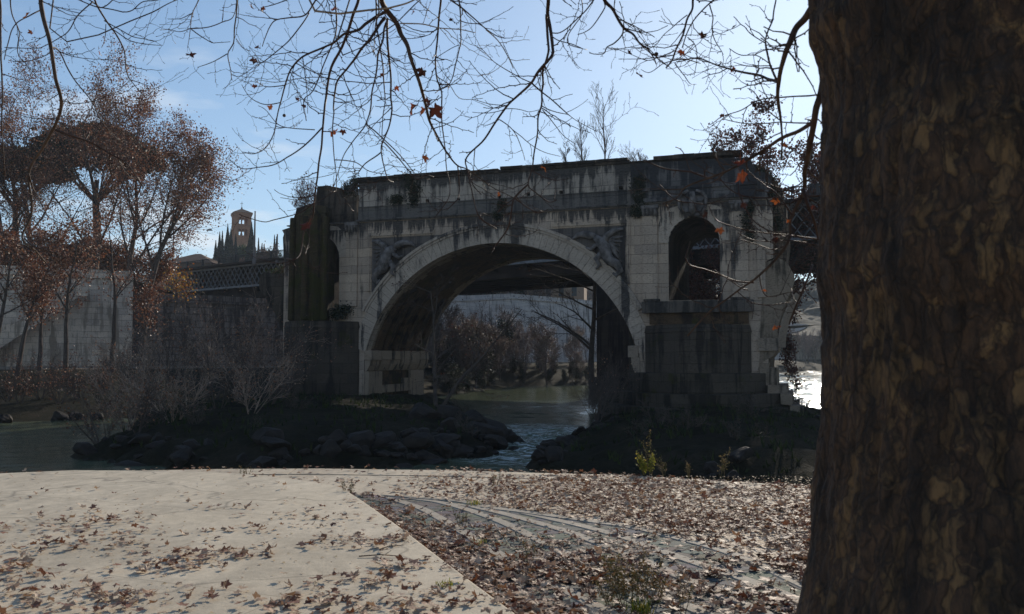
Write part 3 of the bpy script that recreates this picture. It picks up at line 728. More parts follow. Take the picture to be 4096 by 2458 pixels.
# keystone cartouche of the small arch
mb = MB(); cx = 15.2
for w, z0, z1, y in ((.62, 16.15, 16.45, -.35), (.85, 16.453, 17.2, -.5), (1.0, 17.25, 17.7, -.56)):
    mb.prism([(cx - w * .7, z0), (cx + w * .7, z0), (cx + w, (z0 + z1) / 2), (cx + w * .95, z1), (cx - w * .95, z1), (cx - w, (z0 + z1) / 2)], (), y, .0)
for sx in (-1, 1):
    mb.tube([Vector((cx + sx * .75, -.5, 16.3)), Vector((cx + sx * 1.0, -.58, 16.8)), Vector((cx + sx * 1.05, -.58, 17.4)), Vector((cx + sx * .8, -.62, 17.9)), Vector((cx + sx * .3, -.66, 18.1))], [.07, .13, .14, .16, .1], 8)
mb.tube([Vector((cx, -.4, 16.2)), Vector((cx, -.62, 16.6)), Vector((cx, -.7, 17.1)), Vector((cx, -.66, 17.6)), Vector((cx, -.7, 18.0))], [.14, .27, .32, .26, .18], 12)
mb.build('keystone_carving', M['relief'], ruin, smooth=True)
# sill ledge, brick recess and cutwater of the right pier
mb = MB()
for a, b in ((11.15, 13.6), (13.62, 14.9), (14.92, 17.2), (17.22, 19.7)):
    mb.box(a, b, -.75, -.002, 8.5, 9.42, j=.012)
mb.box(11.3, 12.5, -.65, -.003, 9.45, 9.62); mb.box(18.0, 19.4, -.65, -.003, 9.45, 9.62)
mb.build('sill', M['sill'], ruin)
mb = MB(); mb.box(11.7, 19.3, -.4, -.001, 7.6, 8.497); mb.build('brick_course', M['brick'], ruin)
def pointed(s0, s1, tp, flat=.26, back=1.0):
    w = s1 - s0; return [(s0, back), (s0, -.25), (s0 + w * .14, tp * .55), (s0 + w * (.5 - flat / 2), tp), (s0 + w * (.5 + flat / 2), tp), (s1 - w * .14, tp * .55), (s1, -.25), (s1, back)]
def jitter(pl, a): return [(p[0] + random.uniform(-a, a), p[1] + random.uniform(-a, a)) for p in pl]
def ins(pl, k):
    cx = sum(p[0] for p in pl) / len(pl); return [(cx + (p[0] - cx) * k, p[1] * k if p[1] < 0 else p[1]) for p in pl]
mb = MB(); pl = pointed(11.3, 19.45, -3.2)
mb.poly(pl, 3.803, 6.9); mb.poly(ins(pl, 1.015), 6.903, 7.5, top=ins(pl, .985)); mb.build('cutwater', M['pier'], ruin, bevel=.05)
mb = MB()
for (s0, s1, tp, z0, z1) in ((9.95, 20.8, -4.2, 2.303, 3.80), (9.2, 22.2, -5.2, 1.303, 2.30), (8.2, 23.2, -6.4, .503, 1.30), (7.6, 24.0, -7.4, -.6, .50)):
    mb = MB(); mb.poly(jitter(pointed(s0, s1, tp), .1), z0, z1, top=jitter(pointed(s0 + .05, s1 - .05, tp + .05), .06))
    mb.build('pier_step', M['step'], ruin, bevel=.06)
# blocky stepped end on the right
mb = MB()
for s0, s1, z0, z1, y0, y1 in ((20.1, 21.3, 2.9, 4.2, -.6, 5), (20.7, 22.0, 2.303, 2.9, -1.2, 6), (21.6, 22.4, 1.5, 2.3, -1.8, 7), (22.2, 22.9, .3, 1.45, -2, 8), (19.5, 20.7, 3.81, 4.6, .0, 4)):
    mb = MB(); mb.box(s0, s1, y0, y1, z0, z1, j=.05); mb.build('step_block', M['soffit'], ruin)
# impost blocks of the great arch, both sides, and corbels under them
mb = MB(); cb = MB()
for k in range(6):
    y0 = -.12 + k * 2.12; y1 = y0 + random.uniform(1.85, 2.02); mb = MB(); cb = MB()
    mb.box(xl - .1, xl + .55 + random.uniform(-.12, .12), y0, y1, 4.75, 5.62, j=.04)
    cb.prism([(xl - .1, 3.75), (xl + .12, 3.8), (xl + .42, 4.35), (xl + .5, 4.745), (xl - .1, 4.745)], (), y0 + .12, y1 - .12); mb.build('impost_block', M['impost'], ruin, bevel=.04); cb.build('corbel', M['impost'], ruin)
mb = MB(); cb = MB()
mb.box(xr - .75, xr + .1, -.15, 6, 5.0, 5.95, j=.02)
cb.prism([(xr + .2, 3.0), (xr + .1, 3.4), (xr - .25, 3.85), (xr - .45, 4.4), (xr - .5, 4.995), (xr + .2, 4.995)], (), -.15, 6)
mb.build('impost_block', M['impost'], ruin, bevel=.04); cb.build('corbel', M['impost'], ruin)
# inner face of the left pier: pale stonework framing dark recesses
mb = MB(); X0, X1 = xl - .12, xl + .30
for y0, y1, z0, z1 in ((0.0, 2.6, .6, 3.74), (2.62, 8.6, 1.75, 2.45), (8.62, 11.6, .9, 3.74), (2.62, 4.4, .6, 1.0), (7.0, 8.6, 2.46, 3.0), (1.0, 2.0, -.2, .59)):
    mb.box(X0, X1 + random.uniform(0, .03), y0, y1, z0, z1)
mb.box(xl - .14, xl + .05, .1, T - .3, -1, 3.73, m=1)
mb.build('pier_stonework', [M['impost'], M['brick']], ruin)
mb = MB(); mb.poly([(xl - 1, -1.5), (xl + 1.2, -1.0), (xl + 1.6, 3), (xl + 1.3, 9), (xl + .6, 12), (xl - 1, 12)], -.8, .3, top=[(xl - 1, -1), (xl + .3, -.6), (xl + .5, 3), (xl + .4, 9), (xl + .1, 12), (xl - 1, 12)])
mb.build('pier_footing', M['step'], ruin, bevel=.15)
# inner face right pier blocks
mb = MB(); mb.box(xr + .0, xr + .5, -.14, 5, .5, 2.99); mb.build('pier_stonework', M['impost'], ruin)
# left pier cutwater (pedestal) and mossy upper buttress
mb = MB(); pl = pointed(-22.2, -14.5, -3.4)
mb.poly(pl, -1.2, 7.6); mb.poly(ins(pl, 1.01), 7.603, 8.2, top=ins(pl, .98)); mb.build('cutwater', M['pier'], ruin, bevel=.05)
mb = MB()
mb.poly([(-21.4, .9), (-21.5, -.6), (-20.4, -1.9), (-19.2, -2.55), (-17.9, -2.4), (-17.1, -1.5), (-17.6, -.2), (-17.6, .9)], 8.203, 17.9,
        top=[(-21.2, .9), (-21.2, -.5), (-20.2, -1.8), (-19.1, -2.4), (-17.9, -2.3), (-17.2, -1.4), (-17.65, -.2), (-17.65, .9)])
mb.poly([(-21.2, .9), (-21.1, -.4), (-20.1, -1.7), (-19.0, -2.3), (-17.9, -2.2), (-17.3, -1.3), (-17.7, -.1), (-17.7, .9)], 17.903, 18.75,
        top=[(-20.2, .9), (-20.0, .2), (-19.4, -1.0), (-18.9, -1.6), (-18.1, -1.6), (-17.6, -.8), (-17.9, .1), (-17.9, .9)])
for x, y in ((-20.3, -2.05), (-18.6, -2.62), (-17.15, -1.75)):
    mb.tube([Vector((x, y, 8.3)), Vector((x, y + .05, 17.6))], [.34, .28], 8)
mb.build('buttress', M['moss'], ruin, bevel=.12)
# stub of the lost arch on the left side
pts = [F(*p) for p in [(1180, 1080), (1070, 1092), (1030, 1085), (1008, 1100), (1006, 1150), (1040, 1200), (1075, 1262), (1100, 1330), (1118, 1400), (1126, 1470), (1128, 1560), (1180, 1600)]]
pts = [(min(p[0], -21.9) if i in (0, 11) else p[0], p[1]) for i, p in enumerate(pts)]; pts[0] = (-22.0, pts[0][1]); pts[-1] = (-22.0, pts[-1][1])
mb = MB(); mb.prism(rough(pts, .10, .5, 3), (), 1.2, 9.0); mb.build('broken_arch_stub', M['pier'], ruin)
mb = MB(); mb.prism(rough([(-23.2, 1), (-22.4, 1), (-22.4, 16.6), (-22.9, 17.0), (-23.1, 16.3), (-22.8, 10), (-23.0, 5)], .06, .4, 5), (), .6, T - .4); mb.build('broken_end', M['core'], ruin)
# stub of the lost arch on the right side
pts = [F(*p) for p in [(3050, 1030), (3064, 1050), (3110, 1030), (3144, 1048), (3173, 1095), (3177, 1119), (3165, 1165), (3144, 1208), (3130, 1250), (3118, 1290), (3109, 1324), (3114, 1354), (3110, 1400), (3090, 1425), (3050, 1450), (3040, 1500), (3000, 1500)]]
pts = [(max(p[0], 20.0), p[1]) for p in pts]
mb = MB(); mb.prism(rough(pts, .07, .4, 8), (), .0 - .05, 8.0); mb.build('broken_arch_stub', M['soffit'], ruin)
mb = MB(); pts = [(21.0, 17.0), (20.7, 12), (20.9, 12.6), (22.0, 12.5), (22.2, 14.5), (22.1, 16.4), (21.9, 18.2), (21.2, 19.0)]
mb.prism(rough([(21.203, 12.3), (22.1, 12.4), (22.3, 14.5), (22.2, 16.4), (22.0, 18.0), (21.3, 19.0), (20.4, 20.0), (19.7, 20.3), (20.95, 19.2), (21.25, 18.6)], .10, .4, 9), (), 1.0, T * .8); mb.build('broken_end', M['core'], ruin)
mb = MB()
for k in range(4):
    o = .14 * k; pts = arc(28.8 + 0, 5.6, 7.4 - o, pi - .02, pi - .62, 12) + arc(28.8, 5.6, 7.25 - o, pi - .62, pi - .02, 12)
    mb.prism(pts, (), -.3 + .1 * k, .02)
mb.box(20.0, 21.45, -.25, 4, 5.5, 6.45, j=.02)
mb.build('springer_stones', M['impost'], ruin)
# ================================================================== IRON BRIDGE behind
IB = Vector((31.05, 92, 0)); idir = Vector((-1.29, 1, 0)).normalized(); iang = atan2(idir.y, idir.x)
ib = empty('iron_bridge', IB, iang, 'long iron lattice girder bridge with railing crossing behind the stone ruin', 'bridge')
# local: x along bridge leftwards, y: towards the camera side is +? (perp left of dir)
LN = 122; X0 = -60
W = 22; ys = -1   # far side is -y in local (right of direction)
def lz(): pass
mb = MB()
for y in (0, -W):
    mb.box(X0, LN, y - .3, y + .3, 17.6, 17.95); mb.box(X0, LN, y - .3, y + .3, 21.35, 21.7)
mb.build('girder_chords', M['iron'], ib)
mb = MB(); k = X0
while k < LN - 1:
    for y in (.12,):
        mb.bar((k, y, 17.95), (k + 2.7, y, 21.35), .22, .08); mb.bar((k + 2.7, y - .1, 17.95), (k, y - .1, 21.35), .22, .08)
    k += 1.35
mb.build('lattice', M['iron'], ib)
mb = MB(); mb.box(X0, LN, -W - 1.4, 1.4, 21.703, 22.05); mb.box(X0, LN, -W + .5, -.6, 20.9, 21.3, m=0)
mb.build('deck', M['deckd'], ib)
mb = MB(); k = X0 + 1
for i in range(7):
    y = -1.8 - i * (W - 3.6) / 6; mb.box(X0, LN, y - .22, y + .22, 16.3 if 0 < i < 6 else 16.0, 20.88)
while k < LN: mb.box(k, k + .3, -W + .31, -.31, 16.8, 20.88 - .01); k += 6
mb.build('deck_beams', M['deckd'], ib)
mb = MB(); k = X0
for y in (1.3, -W - 1.3):
    mb.bar((X0, y, 23.25), (LN, y, 23.25), .12); mb.bar((X0, y, 22.2), (LN, y, 22.2), .08); mb.bar((X0, y, 22.95), (LN, y, 22.95), .06)
mb.build('railing', M['rail'], ib)
mb = MB(); k = X0
while k < LN: mb.bar((k, 1.3, 22.05), (k, 1.3, 23.25), .055); k += .28
mb.build('railing_bars', M['rail'], ib)
mb = MB(); k = X0
while k < LN: mb.box(k, k + .3, 1.15, 1.45, 22.05, 23.35); k += 5.2
mb.build('railing_posts', M['rail'], ib)
def ibl(px, Y=None, z=0):
    # local x where the near girder is seen at px
    u = (px - 2048) / FPX; k = (31.05 - u * 92) / (1.29 + u); return k * sqrt(1.29 ** 2 + 1)
pk = ibl(2412)
mb = MB(); mb.box(pk - 4.6, pk, -W - 1.5, 1.5, -1.6, 15.9); mb.box(pk - 5.1, pk + .5, -W - 2, 2, -1.6, 2.6); mb.build('bridge_pier', M['ipier'], ib)
mb = MB(); mb.box(75, 90, -W - 2, 2, 3, 17.4); mb.build('abutment', M['wall2'], ib)

# ================================================================== vegetation generators
def growth(mb, pos, d, ln, r, lv, maxlv, P, tips, rng):
    """one limb and its children"""
    seg = max(2, int(P['seg'][min(lv, len(P['seg']) - 1)])); pts = [pos.copy()]; rs = [r]; dd = d.copy(); st = ln / seg
    for i in range(seg):
        dd = (dd + Vector((rng.uniform(-1, 1), rng.uniform(-1, 1), rng.uniform(-1, 1))) * P['wob'] + Vector((0, 0, P['trop'][min(lv, len(P['trop']) - 1)]))).normalized()
        pts.append(pts[-1] + dd * st); rs.append(max(r * (1 - (i + 1) / seg * P['taper']), P['rmin']))
    mb.tube(pts, rs, P['sides'][min(lv, len(P['sides']) - 1)], m=0, cap=False)
    if lv >= maxlv:
        for i in range(1, len(pts)): tips.append((pts[i], dd))
        return
    if lv >= maxlv - 1: tips.append((pts[-1], dd))
    nc = P['n'][min(lv, len(P['n']) - 1)]; lo = P['lo'][min(lv, len(P['lo']) - 1)]
    for c in range(nc):
        k = lo + (1 - lo) * (c + rng.random()) / nc; k = min(k, .999); i = int(k * seg); f = k * seg - i
        p = pts[i].lerp(pts[i + 1], f); ax = (pts[i + 1] - pts[i]).normalized()
        az = rng.uniform(0, 2 * pi); sp = P['ang'][min(lv, len(P['ang']) - 1)] * rng.uniform(.7, 1.25)
        side = ax.orthogonal().normalized(); side.rotate(Matrix.Rotation(az, 3, ax))
        nd = (ax * cos(sp) + side * sin(sp)).normalized()
        growth(mb, p, nd, ln * P['lr'][min(lv, len(P['lr']) - 1)] * rng.uniform(.65, 1.15) * (1.15 - .5 * k), max(rs[i] * P['rr'], P['rmin']), lv + 1, maxlv, P, tips, rng)
def leafq(mb, p, s, rng):
    a = Vector((rng.gauss(0, 1), rng.gauss(0, 1), rng.gauss(0, 1))).normalized(); b = a.orthogonal().normalized(); b.rotate(Matrix.Rotation(rng.uniform(0, 6.3), 3, a)); c = a.cross(b)
    mb.add([p - b * s * .5, p - c * s * .42 + a * s * .1, p + b * s * .55, p + c * s * .42 + a * s * .12], [(0, 1, 2, 3)])
PT = dict(seg=(9, 6, 4, 3), wob=.16, trop=(.03, .06, .05, .03), taper=.8, rmin=.012, sides=(8, 5, 3, 3), n=(9, 8, 7), lo=(.28, .2, .15), ang=(.62, .75, .8), lr=(.55, .5, .42), rr=.5)
def tree(name, base, h, r, label, cat, group, mats, P=PT, lv=3, leaves=0, ls=.16, spread=.25, seed=1, lean=(0, 0), names=('trunk', 'crown')):
    rng = random.Random(seed); root = empty(name, base, 0, label, cat, group); mb = MB(); tips = []
    growth(mb, Vector((0, 0, -.3)), Vector((lean[0], lean[1], 1)).normalized(), h * .8, r, 0, lv, P, tips, rng)
    mb.build(names[0], mats[0], root)
    if leaves:
        lm = MB()
        # leaf density clumps
        for i in range(leaves):
            p, d = tips[rng.randrange(len(tips))]
            if noise.noise(p * .62 + Vector((seed, 0, 0))) < -.02 and rng.random() < .86: continue
            leafq(lm, p + Vector((rng.gauss(0, spread), rng.gauss(0, spread), rng.gauss(0, spread))), ls * rng.uniform(.6, 1.3), rng)
        lm.build(names[1], mats[1], root)
    return root
def copytree(o, loc, rz=0, s=1, label=None, group=None):
    c = o.copy(); COL.objects.link(c); c.location = loc; c.rotation_euler = (0, 0, rz); c.scale = (s, s, s)
    if label: c['label'] = label
    if group: c['group'] = group
    for ch in o.children: k = ch.copy(); COL.objects.link(k); k.parent = c
    return c
# big plane trees on the street, left
PL = dict(PT); PL.update(n=(11, 9, 8), lo=(.10, .12, .1), ang=(.62, .7, .85), lr=(.66, .55, .45), seg=(9, 7, 4, 3), trop=(.03, .05, .02, .0), wob=.15, rmin=.018)
for i, (px, ptop, D, lean, seed, lbl, nl) in enumerate((
    (20, 430, 118, (-.05, 0), 11, 'plane tree with rusty dead leaves cut by the edge of the picture', 22000),
    (140, 205, 124, (.0, 0), 12, 'tallest plane tree with rusty dead leaves, rising above the dark pines', 26000),
    (370, 270, 116, (.02, 0), 23, 'plane tree with rusty dead leaves, in front of the dark pine crown', 17000),
    (520, 370, 119, (.03, 0), 14, 'plane tree with thin upright limbs and rusty leaves behind the pale wall stair', 22000),
    (600, 480, 114, (.20, 0), 15, 'plane tree leaning out toward the brick campanile, rusty leaves', 28000))):
    b = at(px, 1090, D); b.z = 14.6; top = at(px, ptop, D).z
    tree('plane_tree', b, (top - b.z) * .93, .42, lbl, 'tree', 'plane trees along the street', (M['treeb'], M['redleaf']), PL, 3, nl, .23, .55, seed, lean)
for i, (px, D, h) in enumerate(((10, 106, 7), (110, 108, 6), (215, 110, 8), (300, 112, 6), (390, 114, 8), (470, 116, 7), (540, 118, 6), (620, 120, 6))):
    b = at(px, 1090, D + 6); b.z = 14.8; PQ = dict(PT); PQ.update(n=(10, 8, 6), lo=(.05, .1, .1), lr=(.6, .5, .42), ang=(.8, .7, .8))
    tree('street_bush', b, h, .14, 'rusty brown bush in the row along the top of the pale wall', 'shrub', 'rusty bushes along the wall top', (M['treeb'], M['redleaf']), PQ, 3, 7000, .27, .55, 600 + i)
# umbrella pines
def pine(px, py, D, w, h, seed, lbl):
    rng = random.Random(seed); c = at(px, py, D); b = Vector((c.x, D, 14.6)); root = empty('umbrella_pine', b, 0, lbl, 'tree', 'umbrella pines behind the plane trees')
    mb = MB(); top = c.z - b.z
    mb.tube([Vector((0, 0, 0)), Vector((.3, 0, top * .4)), Vector((-.2, 0, top * .72)), Vector((0, 0, top * .85))], [.6, .5, .42, .35], 8)
    for k in range(9):
        a = k * 2 * pi / 9 + rng.random(); e = Vector((cos(a) * w * .38, sin(a) * w * .38, top - h * .1)); mb.tube([Vector((0, 0, top * .68)), e * .5 + Vector((0, 0, top * .36)), e], [.28, .2, .1], 5)
    mb.build('trunk', M['treeb'], root); lm = MB()
    for k in range(95):
        a = rng.uniform(0, 2 * pi); rr = sqrt(rng.random()) * w * .5; q = Vector((cos(a) * rr, sin(a) * rr, top + h * (.5 * (1 - (2 * rr / w) ** 2)) + rng.uniform(-.5, .3)))
        cs = rng.uniform(1.0, 1.9)
        for j in range(230):
            v = Vector((rng.gauss(0, 1), rng.gauss(0, 1), rng.gauss(0, .55))); leafq(lm, q + v * cs * .62, .7, rng)
    lm.build('crown', M['pine'], root)
pine(390, 640, 135, 18, 9, 3, 'dark umbrella pine with a broad crown behind the rusty plane trees')
pine(70, 680, 140, 15, 4.5, 4, 'smaller dark umbrella pine standing beyond the leftmost plane tree')
# thin trees on the lower bank before the pale wall
PS = dict(PT); PS.update(n=(9, 6, 5), lo=(.4, .2, .1), ang=(.7, .7, .7), lr=(.42, .5, .45), seg=(8, 5, 3, 2), rmin=.011, wob=.12)
for px, py, D, h, lean, sd_, lb in ((262, 1500, 84, 17, (.16, 0), 31, 'slender tree with a pale leaning trunk before the wall stair'),
                                 (448, 1480, 88, 18, (.12, 0), 32, 'dark forked tree standing before the pale embankment wall'),
                                 (-40, 1500, 80, 15, (.15, 0), 33, 'thin tree with rusty leaves at the edge, low on the bank'),
                                 (70, 1500, 82, 14, (.05, 0), 35, 'leafy rusty young tree before the lower part of the wall stair'),
                                 (160, 1490, 86, 12, (-.1, 0), 36, 'small crooked rusty tree between the leafy one and the pale trunk'),
                                 (560, 1480, 90, 10, (-.05, 0), 34, 'small tree with sparse leaves at the corner of the rusticated wall')):
    tree('bank_tree', at(px, py, D), h, .26, lb, 'tree', None, (M['treeb'], M['redleaf']), PS, 3, 4200 if px < 200 else 2600, .2, .4, sd_, lean)
for px, py, D, h, sd_ in ((700, 1190, 104, 5, 41), (740, 1170, 106, 4, 43)):
    tree('autumn_shrub', at(px, py + 60, D), h, .1, ('larger' if sd_ == 41 else 'smaller') + ' yellow and orange leaved shrub by the iron bridge end', 'shrub', None, (M['treeb'], M['yelleaf']), PS, 2, 420, .24, .8, sd_)
# bare shrubs and saplings on the mound left of the ruin
SHB = dict(seg=(6, 4, 3, 2), wob=.14, trop=(.02, .03, .02), taper=.75, rmin=.008, sides=(5, 3, 3, 3), n=(9, 7, 5), lo=(.15, .15, .1), ang=(.62, .75, .7), lr=(.5, .5, .5), rr=.55)
def shrub(name, base, h, stems, label, group, seed, mats, leaves=0, ls=.1, P=SHB, lv=2, spreadang=.8, r=.04, cat='shrub'):
    rng = random.Random(seed); root = empty(name, base, 0, label, cat, group); mb = MB(); tips = []
    for k in range(stems):
        a = rng.uniform(0, 2 * pi); sp = rng.uniform(.15, spreadang)
        growth(mb, Vector((cos(a) * .15, sin(a) * .15, -.2)), Vector((cos(a) * sin(sp), sin(a) * sin(sp), cos(sp))), h * rng.uniform(.6, 1.05), r * rng.uniform(.6, 1.2), 0, lv, P, tips, rng)
    mb.build('stems', mats[0], root)
    if leaves:
        lm = MB()
        for i in range(leaves):
            p, d = tips[rng.randrange(len(tips))]; leafq(lm, p + Vector((rng.gauss(0, .1), rng.gauss(0, .1), rng.gauss(0, .1))), ls * rng.uniform(.6, 1.3), rng)
        lm.build('leaves', mats[1], root)
    return root
k = 0
protos = []
for px, D, h, st in ((430, 47, 4.2, 9), (520, 52, 5.5, 10), (640, 57, 6.5, 10), (760, 62, 7.5, 10), (880, 56, 6.0, 9), (980, 66, 8.0, 9), (1080, 60, 6.0, 8), (700, 50, 4.0, 8), (860, 72, 9.0, 9), (1010, 52, 4.0, 8), (1120, 68, 6.5, 7), (600, 66, 7, 8), (560, 46, 3.0, 8), (930, 80, 9, 8)):
    x = (px - 2048) / FPX * D; b = Vector((x, D, max(mound_z(x, D), .1)))
    sz = ['bare shrub with pale stems in the tangled thicket on the mound beside the ruin'][0]
    shrub('bare_shrub', b, h, max(5, int(st * .75)), sz, 'bare shrubs on the left mound', 50 + k, (M['shrubb'] if k % 2 else M['treeb'], M['redleaf']), 320, .12); k += 1
for px, D, h, st in ((40, 70, 3.5, 8), (170, 74, 4, 8), (330, 76, 4, 8), (480, 72, 4.5, 8), (250, 66, 2.6, 7), (90, 67, 2.4, 7), (400, 67, 3.0, 7)):
    x = (px - 2048) / FPX * D
    shrub('bare_shrub', Vector((x, D, 1.6)), h, st, 'dark bare shrub on the shaded river bank below the pale wall', 'bare shrubs below the pale wall', 70 + k, (M['treeb'], M['redleaf']), 260, .12); k += 1
# trees seen through the great arch
AT = dict(PT); AT.update(n=(11, 7, 5), lo=(.2, .2, .1), ang=(1.0, .6, .6), lr=(.5, .5, .45), seg=(9, 7, 4, 2), trop=(.0, -.03, .0, .0), rmin=.01, wob=.11)
b = at(2372, 1690, 82); b.z = 1.2
tree('bare_tree', b, 22, .34, 'bare tree with a thick dark trunk before the iron bridge pier, framed by the arch', 'tree', None, (M['treeb'], M['darkleaf']), AT, 3, 500, .16, .3, 85, (-.01, 0))
b = at(1742, 1660, 70); b.z = 1.2
tree('bare_tree', b, 12, .2, 'bare leaning tree growing by the inner foot of the arch over the rocks', 'tree', None, (M['treeb'], M['darkleaf']), AT, 3, 300, .14, .3, 87, (.05, .1))
tree('bare_tree', b + Vector((.5, .3, 0)), 13, .16, 'low bare tree bending out over the water under the arch', 'tree', None, (M['treeb'], M['darkleaf']), AT, 3, 200, .14, .3, 88, (.75, .1))
shrub('bare_shrub', Vector((5.8, 59, .6)), 3.6, 10, 'bare bush leaning over the water beside the arch trunk', None, 90, (M['treeb'], M['redleaf']), 0)
shrub('bare_shrub', Vector((6.6, 64, 1.0)), 4.0, 8, 'bare twiggy bush at the foot of the thick dark trunk', None, 91, (M['treeb'], M['redleaf']), 100)
# far bank thicket (bare hazy trees)
FT = dict(PT); FT.update(n=(10, 8, 6), lo=(.12, .12, .1), ang=(.6, .65, .7), lr=(.55, .5, .45), seg=(7, 5, 3, 2), rmin=.028, sides=(5, 3, 3, 3), wob=.14)
p1 = tree('far_tree', (0, 300, 0), 13, .2, 'bare tree in the hazy thicket on the far bank', 'tree', 'bare trees on the far bank', (M['farb'], M['farleaf']), FT, 3, 1500, .22, .4, 101)
p2 = tree('far_tree', (0, 300, 0), 11, .18, 'bare tree in the hazy thicket on the far bank', 'tree', 'bare trees on the far bank', (M['farb'], M['farleaf']), FT, 3, 3000, .22, .4, 102)
p3 = tree('far_tree', (0, 300, 0), 9, .15, 'bare tree in the hazy thicket on the far bank', 'tree', 'bare trees on the far bank', (M['farb'], M['ivy']), FT, 3, 3500, .3, .5, 103)
PR = [p1, p2, p3]; rr_ = random.Random(5); used = set(); cnt = 0
for k in range(74):
    kk = rr_.uniform(4.6, 8.9); f = rr_.uniform(.0, .8); q = alongline(SH, kk).lerp(alongline(WL, kk), f)
    i = rr_.choice((0, 0, 1, 1, 2)); z = 3.9 * min(1, f * 1.5)
    if i not in used: o = PR[i]; o.location = (q.x, q.y, z); used.add(i)
    else: copytree(PR[i], (q.x, q.y, z), rr_.uniform(0, 6.3), rr_.uniform(.5, .95))
for k in range(26):
    kk = rr_.uniform(8.9, 10.9); f = rr_.uniform(.15, .8); q = alongline(SH, kk).lerp(alongline(WL, kk), f)
    copytree(PR[rr_.choice((0, 1, 2))], (q.x, q.y, 3), rr_.uniform(0, 6.3), rr_.uniform(.9, 1.3))
for k in range(64):
    kk = rr_.uniform(5.0, 9.4); f = rr_.uniform(-.02, .6); q = alongline(SH, kk).lerp(alongline(WL, kk), f)
    copytree(PR[2], (q.x, q.y, 3.5 * min(1, max(0, f) * 1.5) - .3), rr_.uniform(0, 6.3), rr_.uniform(.25, .5), 'low bush in the dark undergrowth of the far bank', 'undergrowth bushes on the far bank')
for k in range(16):
    kk = 6.1 + k * .14; q = alongline(WL, kk); q = back((q.x, q.y), rr_.uniform(2, 9))
    copytree(PR[2 if k % 2 else 0], (q.x, q.y, 15), rr_.uniform(0, 6.3), rr_.uniform(1.3, 1.7), 'bare street tree above the hazy far embankment wall', 'trees above the far wall')
for k in range(56):
    kk = rr_.uniform(6.0, 11.3); q = alongline(WL, kk); q = back((q.x, q.y), rr_.uniform(3, 40))
    copytree(PR[rr_.choice((0, 1, 2))], (q.x, q.y, 15), rr_.uniform(0, 6.3), rr_.uniform(1.2, 1.9), 'bare street tree above the hazy far embankment wall', 'trees above the far wall')
# tree of the ruin top
TT = dict(PT); TT.update(n=(14, 8, 5), lo=(.1, .15, .1), ang=(.5, .5, .5), lr=(.42, .45, .4), seg=(8, 5, 3, 2), trop=(.05, .09, .08, .05), rmin=.009, wob=.10)
def onruin(px, t, z=20.7): s, _ = F(px, 660, t); return Bw(s, t, z)
for px, h, sd_, lb in ((2415, 9.0, 111, 'tall bare sapling growing on top of the ruined bridge'), (2330, 6.2, 112, 'shorter bare sapling on the ruin top beside the tall one'), (2275, 4.2, 113, 'smallest bare sapling on the ruin top, edge of the clump')):
    tree('bare_sapling', onruin(px, 4), h, .09, lb, 'tree', None, (M['farb'], M['redleaf']), TT, 3, 0, seed=sd_)
shrub('twiggy_bush', onruin(2560, 3), 2.3, 10, 'low twiggy bush on the coping by the gap in the parapet', None, 115, (M['farb'], M['redleaf']), 60)
shrub('twiggy_bush', onruin(2170, 3), 1.8, 8, 'low bare bush behind the coping above the arch crown', None, 116, (M['farb'], M['redleaf']), 20)
# red-leaved trees behind the right end
RT = dict(PT); RT.update(n=(13, 8, 7), lo=(.3, .12, .1), ang=(.55, .6, .7), lr=(.38, .45, .42), trop=(.03, .05, .03, .02), rmin=.014)
for px, ty, D, sd_, lb in ((2925, 500, 90, 121, 'red leaved tree rising behind the black parapet end'), (3090, 570, 93, 122, 'wider red leaved tree between the ruin and the iron bridge railing'), (2840, 900, 92, 123, 'red leaved tree showing through the small arch opening')):
    b = at(px, 1600, D); b.z = 1.8; top = at(px, ty, D).z
    tree('red_leaved_tree', b, (top - b.z) * 1.15, .3, lb, 'tree', None, (M['treeb'], M['darkleaf']), RT, 3, 24000 if sd_ == 122 else 16000, .27, .42 if sd_ == 122 else .34, sd_)
for x_, y_, h_, sd_, lb in ((31, 66, 20, 125, 'unseen leafy red plane added behind the huge trunk to shade the mound'),):  # unseen tree, added to keep the sun off the right mound
    tree('red_leaved_tree', Vector((x_, y_, .5)), h_, .3, lb, 'tree', None, (M['treeb'], M['darkleaf']), RT, 3, 22000, .32, .5, sd_)
# bushes, ivy on the ruin
def clump(name, label, pts, mat, seed, n_, s, sp, group=None, cat='plant'):
    rng = random.Random(seed); c0 = pts[0][0]; root = empty(name, c0, 0, label, cat, group); mb = MB(); sm = MB()
    for i in range(n_):
        c, r = pts[rng.randrange(len(pts))]; v = Vector((rng.gauss(0, 1) * r.x, rng.gauss(0, 1) * r.y, rng.gauss(0, 1) * r.z)) * .5
        leafq(mb, c - c0 + v, s * rng.uniform(.5, 1.4), rng)
    for c, r in pts:
        for k in range(6):
            v = Vector((rng.gauss(0, 1) * r.x, rng.gauss(0, 1) * r.y, rng.gauss(0, 1) * r.z)) * .6; sm.tube([c - c0 - Vector((0, 0, r.z * .5)), c - c0 + v * .5, c - c0 + v], [.025, .018, .01], 3)
    mb.build('leaves', mat, root); sm.build('stems', M['treeb'], root)
def bp(px, py, t=-.15): s, z = F(px, py, t); return Bw(s, t, z)
V3 = Vector
clump('ivy', 'dark ivy hanging down the parapet blocks near the broken end', [(bp(1640, 720), V3((.6, .3, .7))), (bp(1660, 760), V3((.7, .3, .8))), (bp(1655, 800), V3((.45, .3, .6))), (bp(1590, 800), V3((.8, .3, .5)))], M['ivy'], 1, 2600, .14, 1)
clump('ivy', 'dark ivy patch over the frieze above the arch crown', [(bp(2010, 820), V3((.5, .3, .6))), (bp(1990, 860), V3((.4, .3, .4)))], M['ivy'], 2, 900, .14, 1)
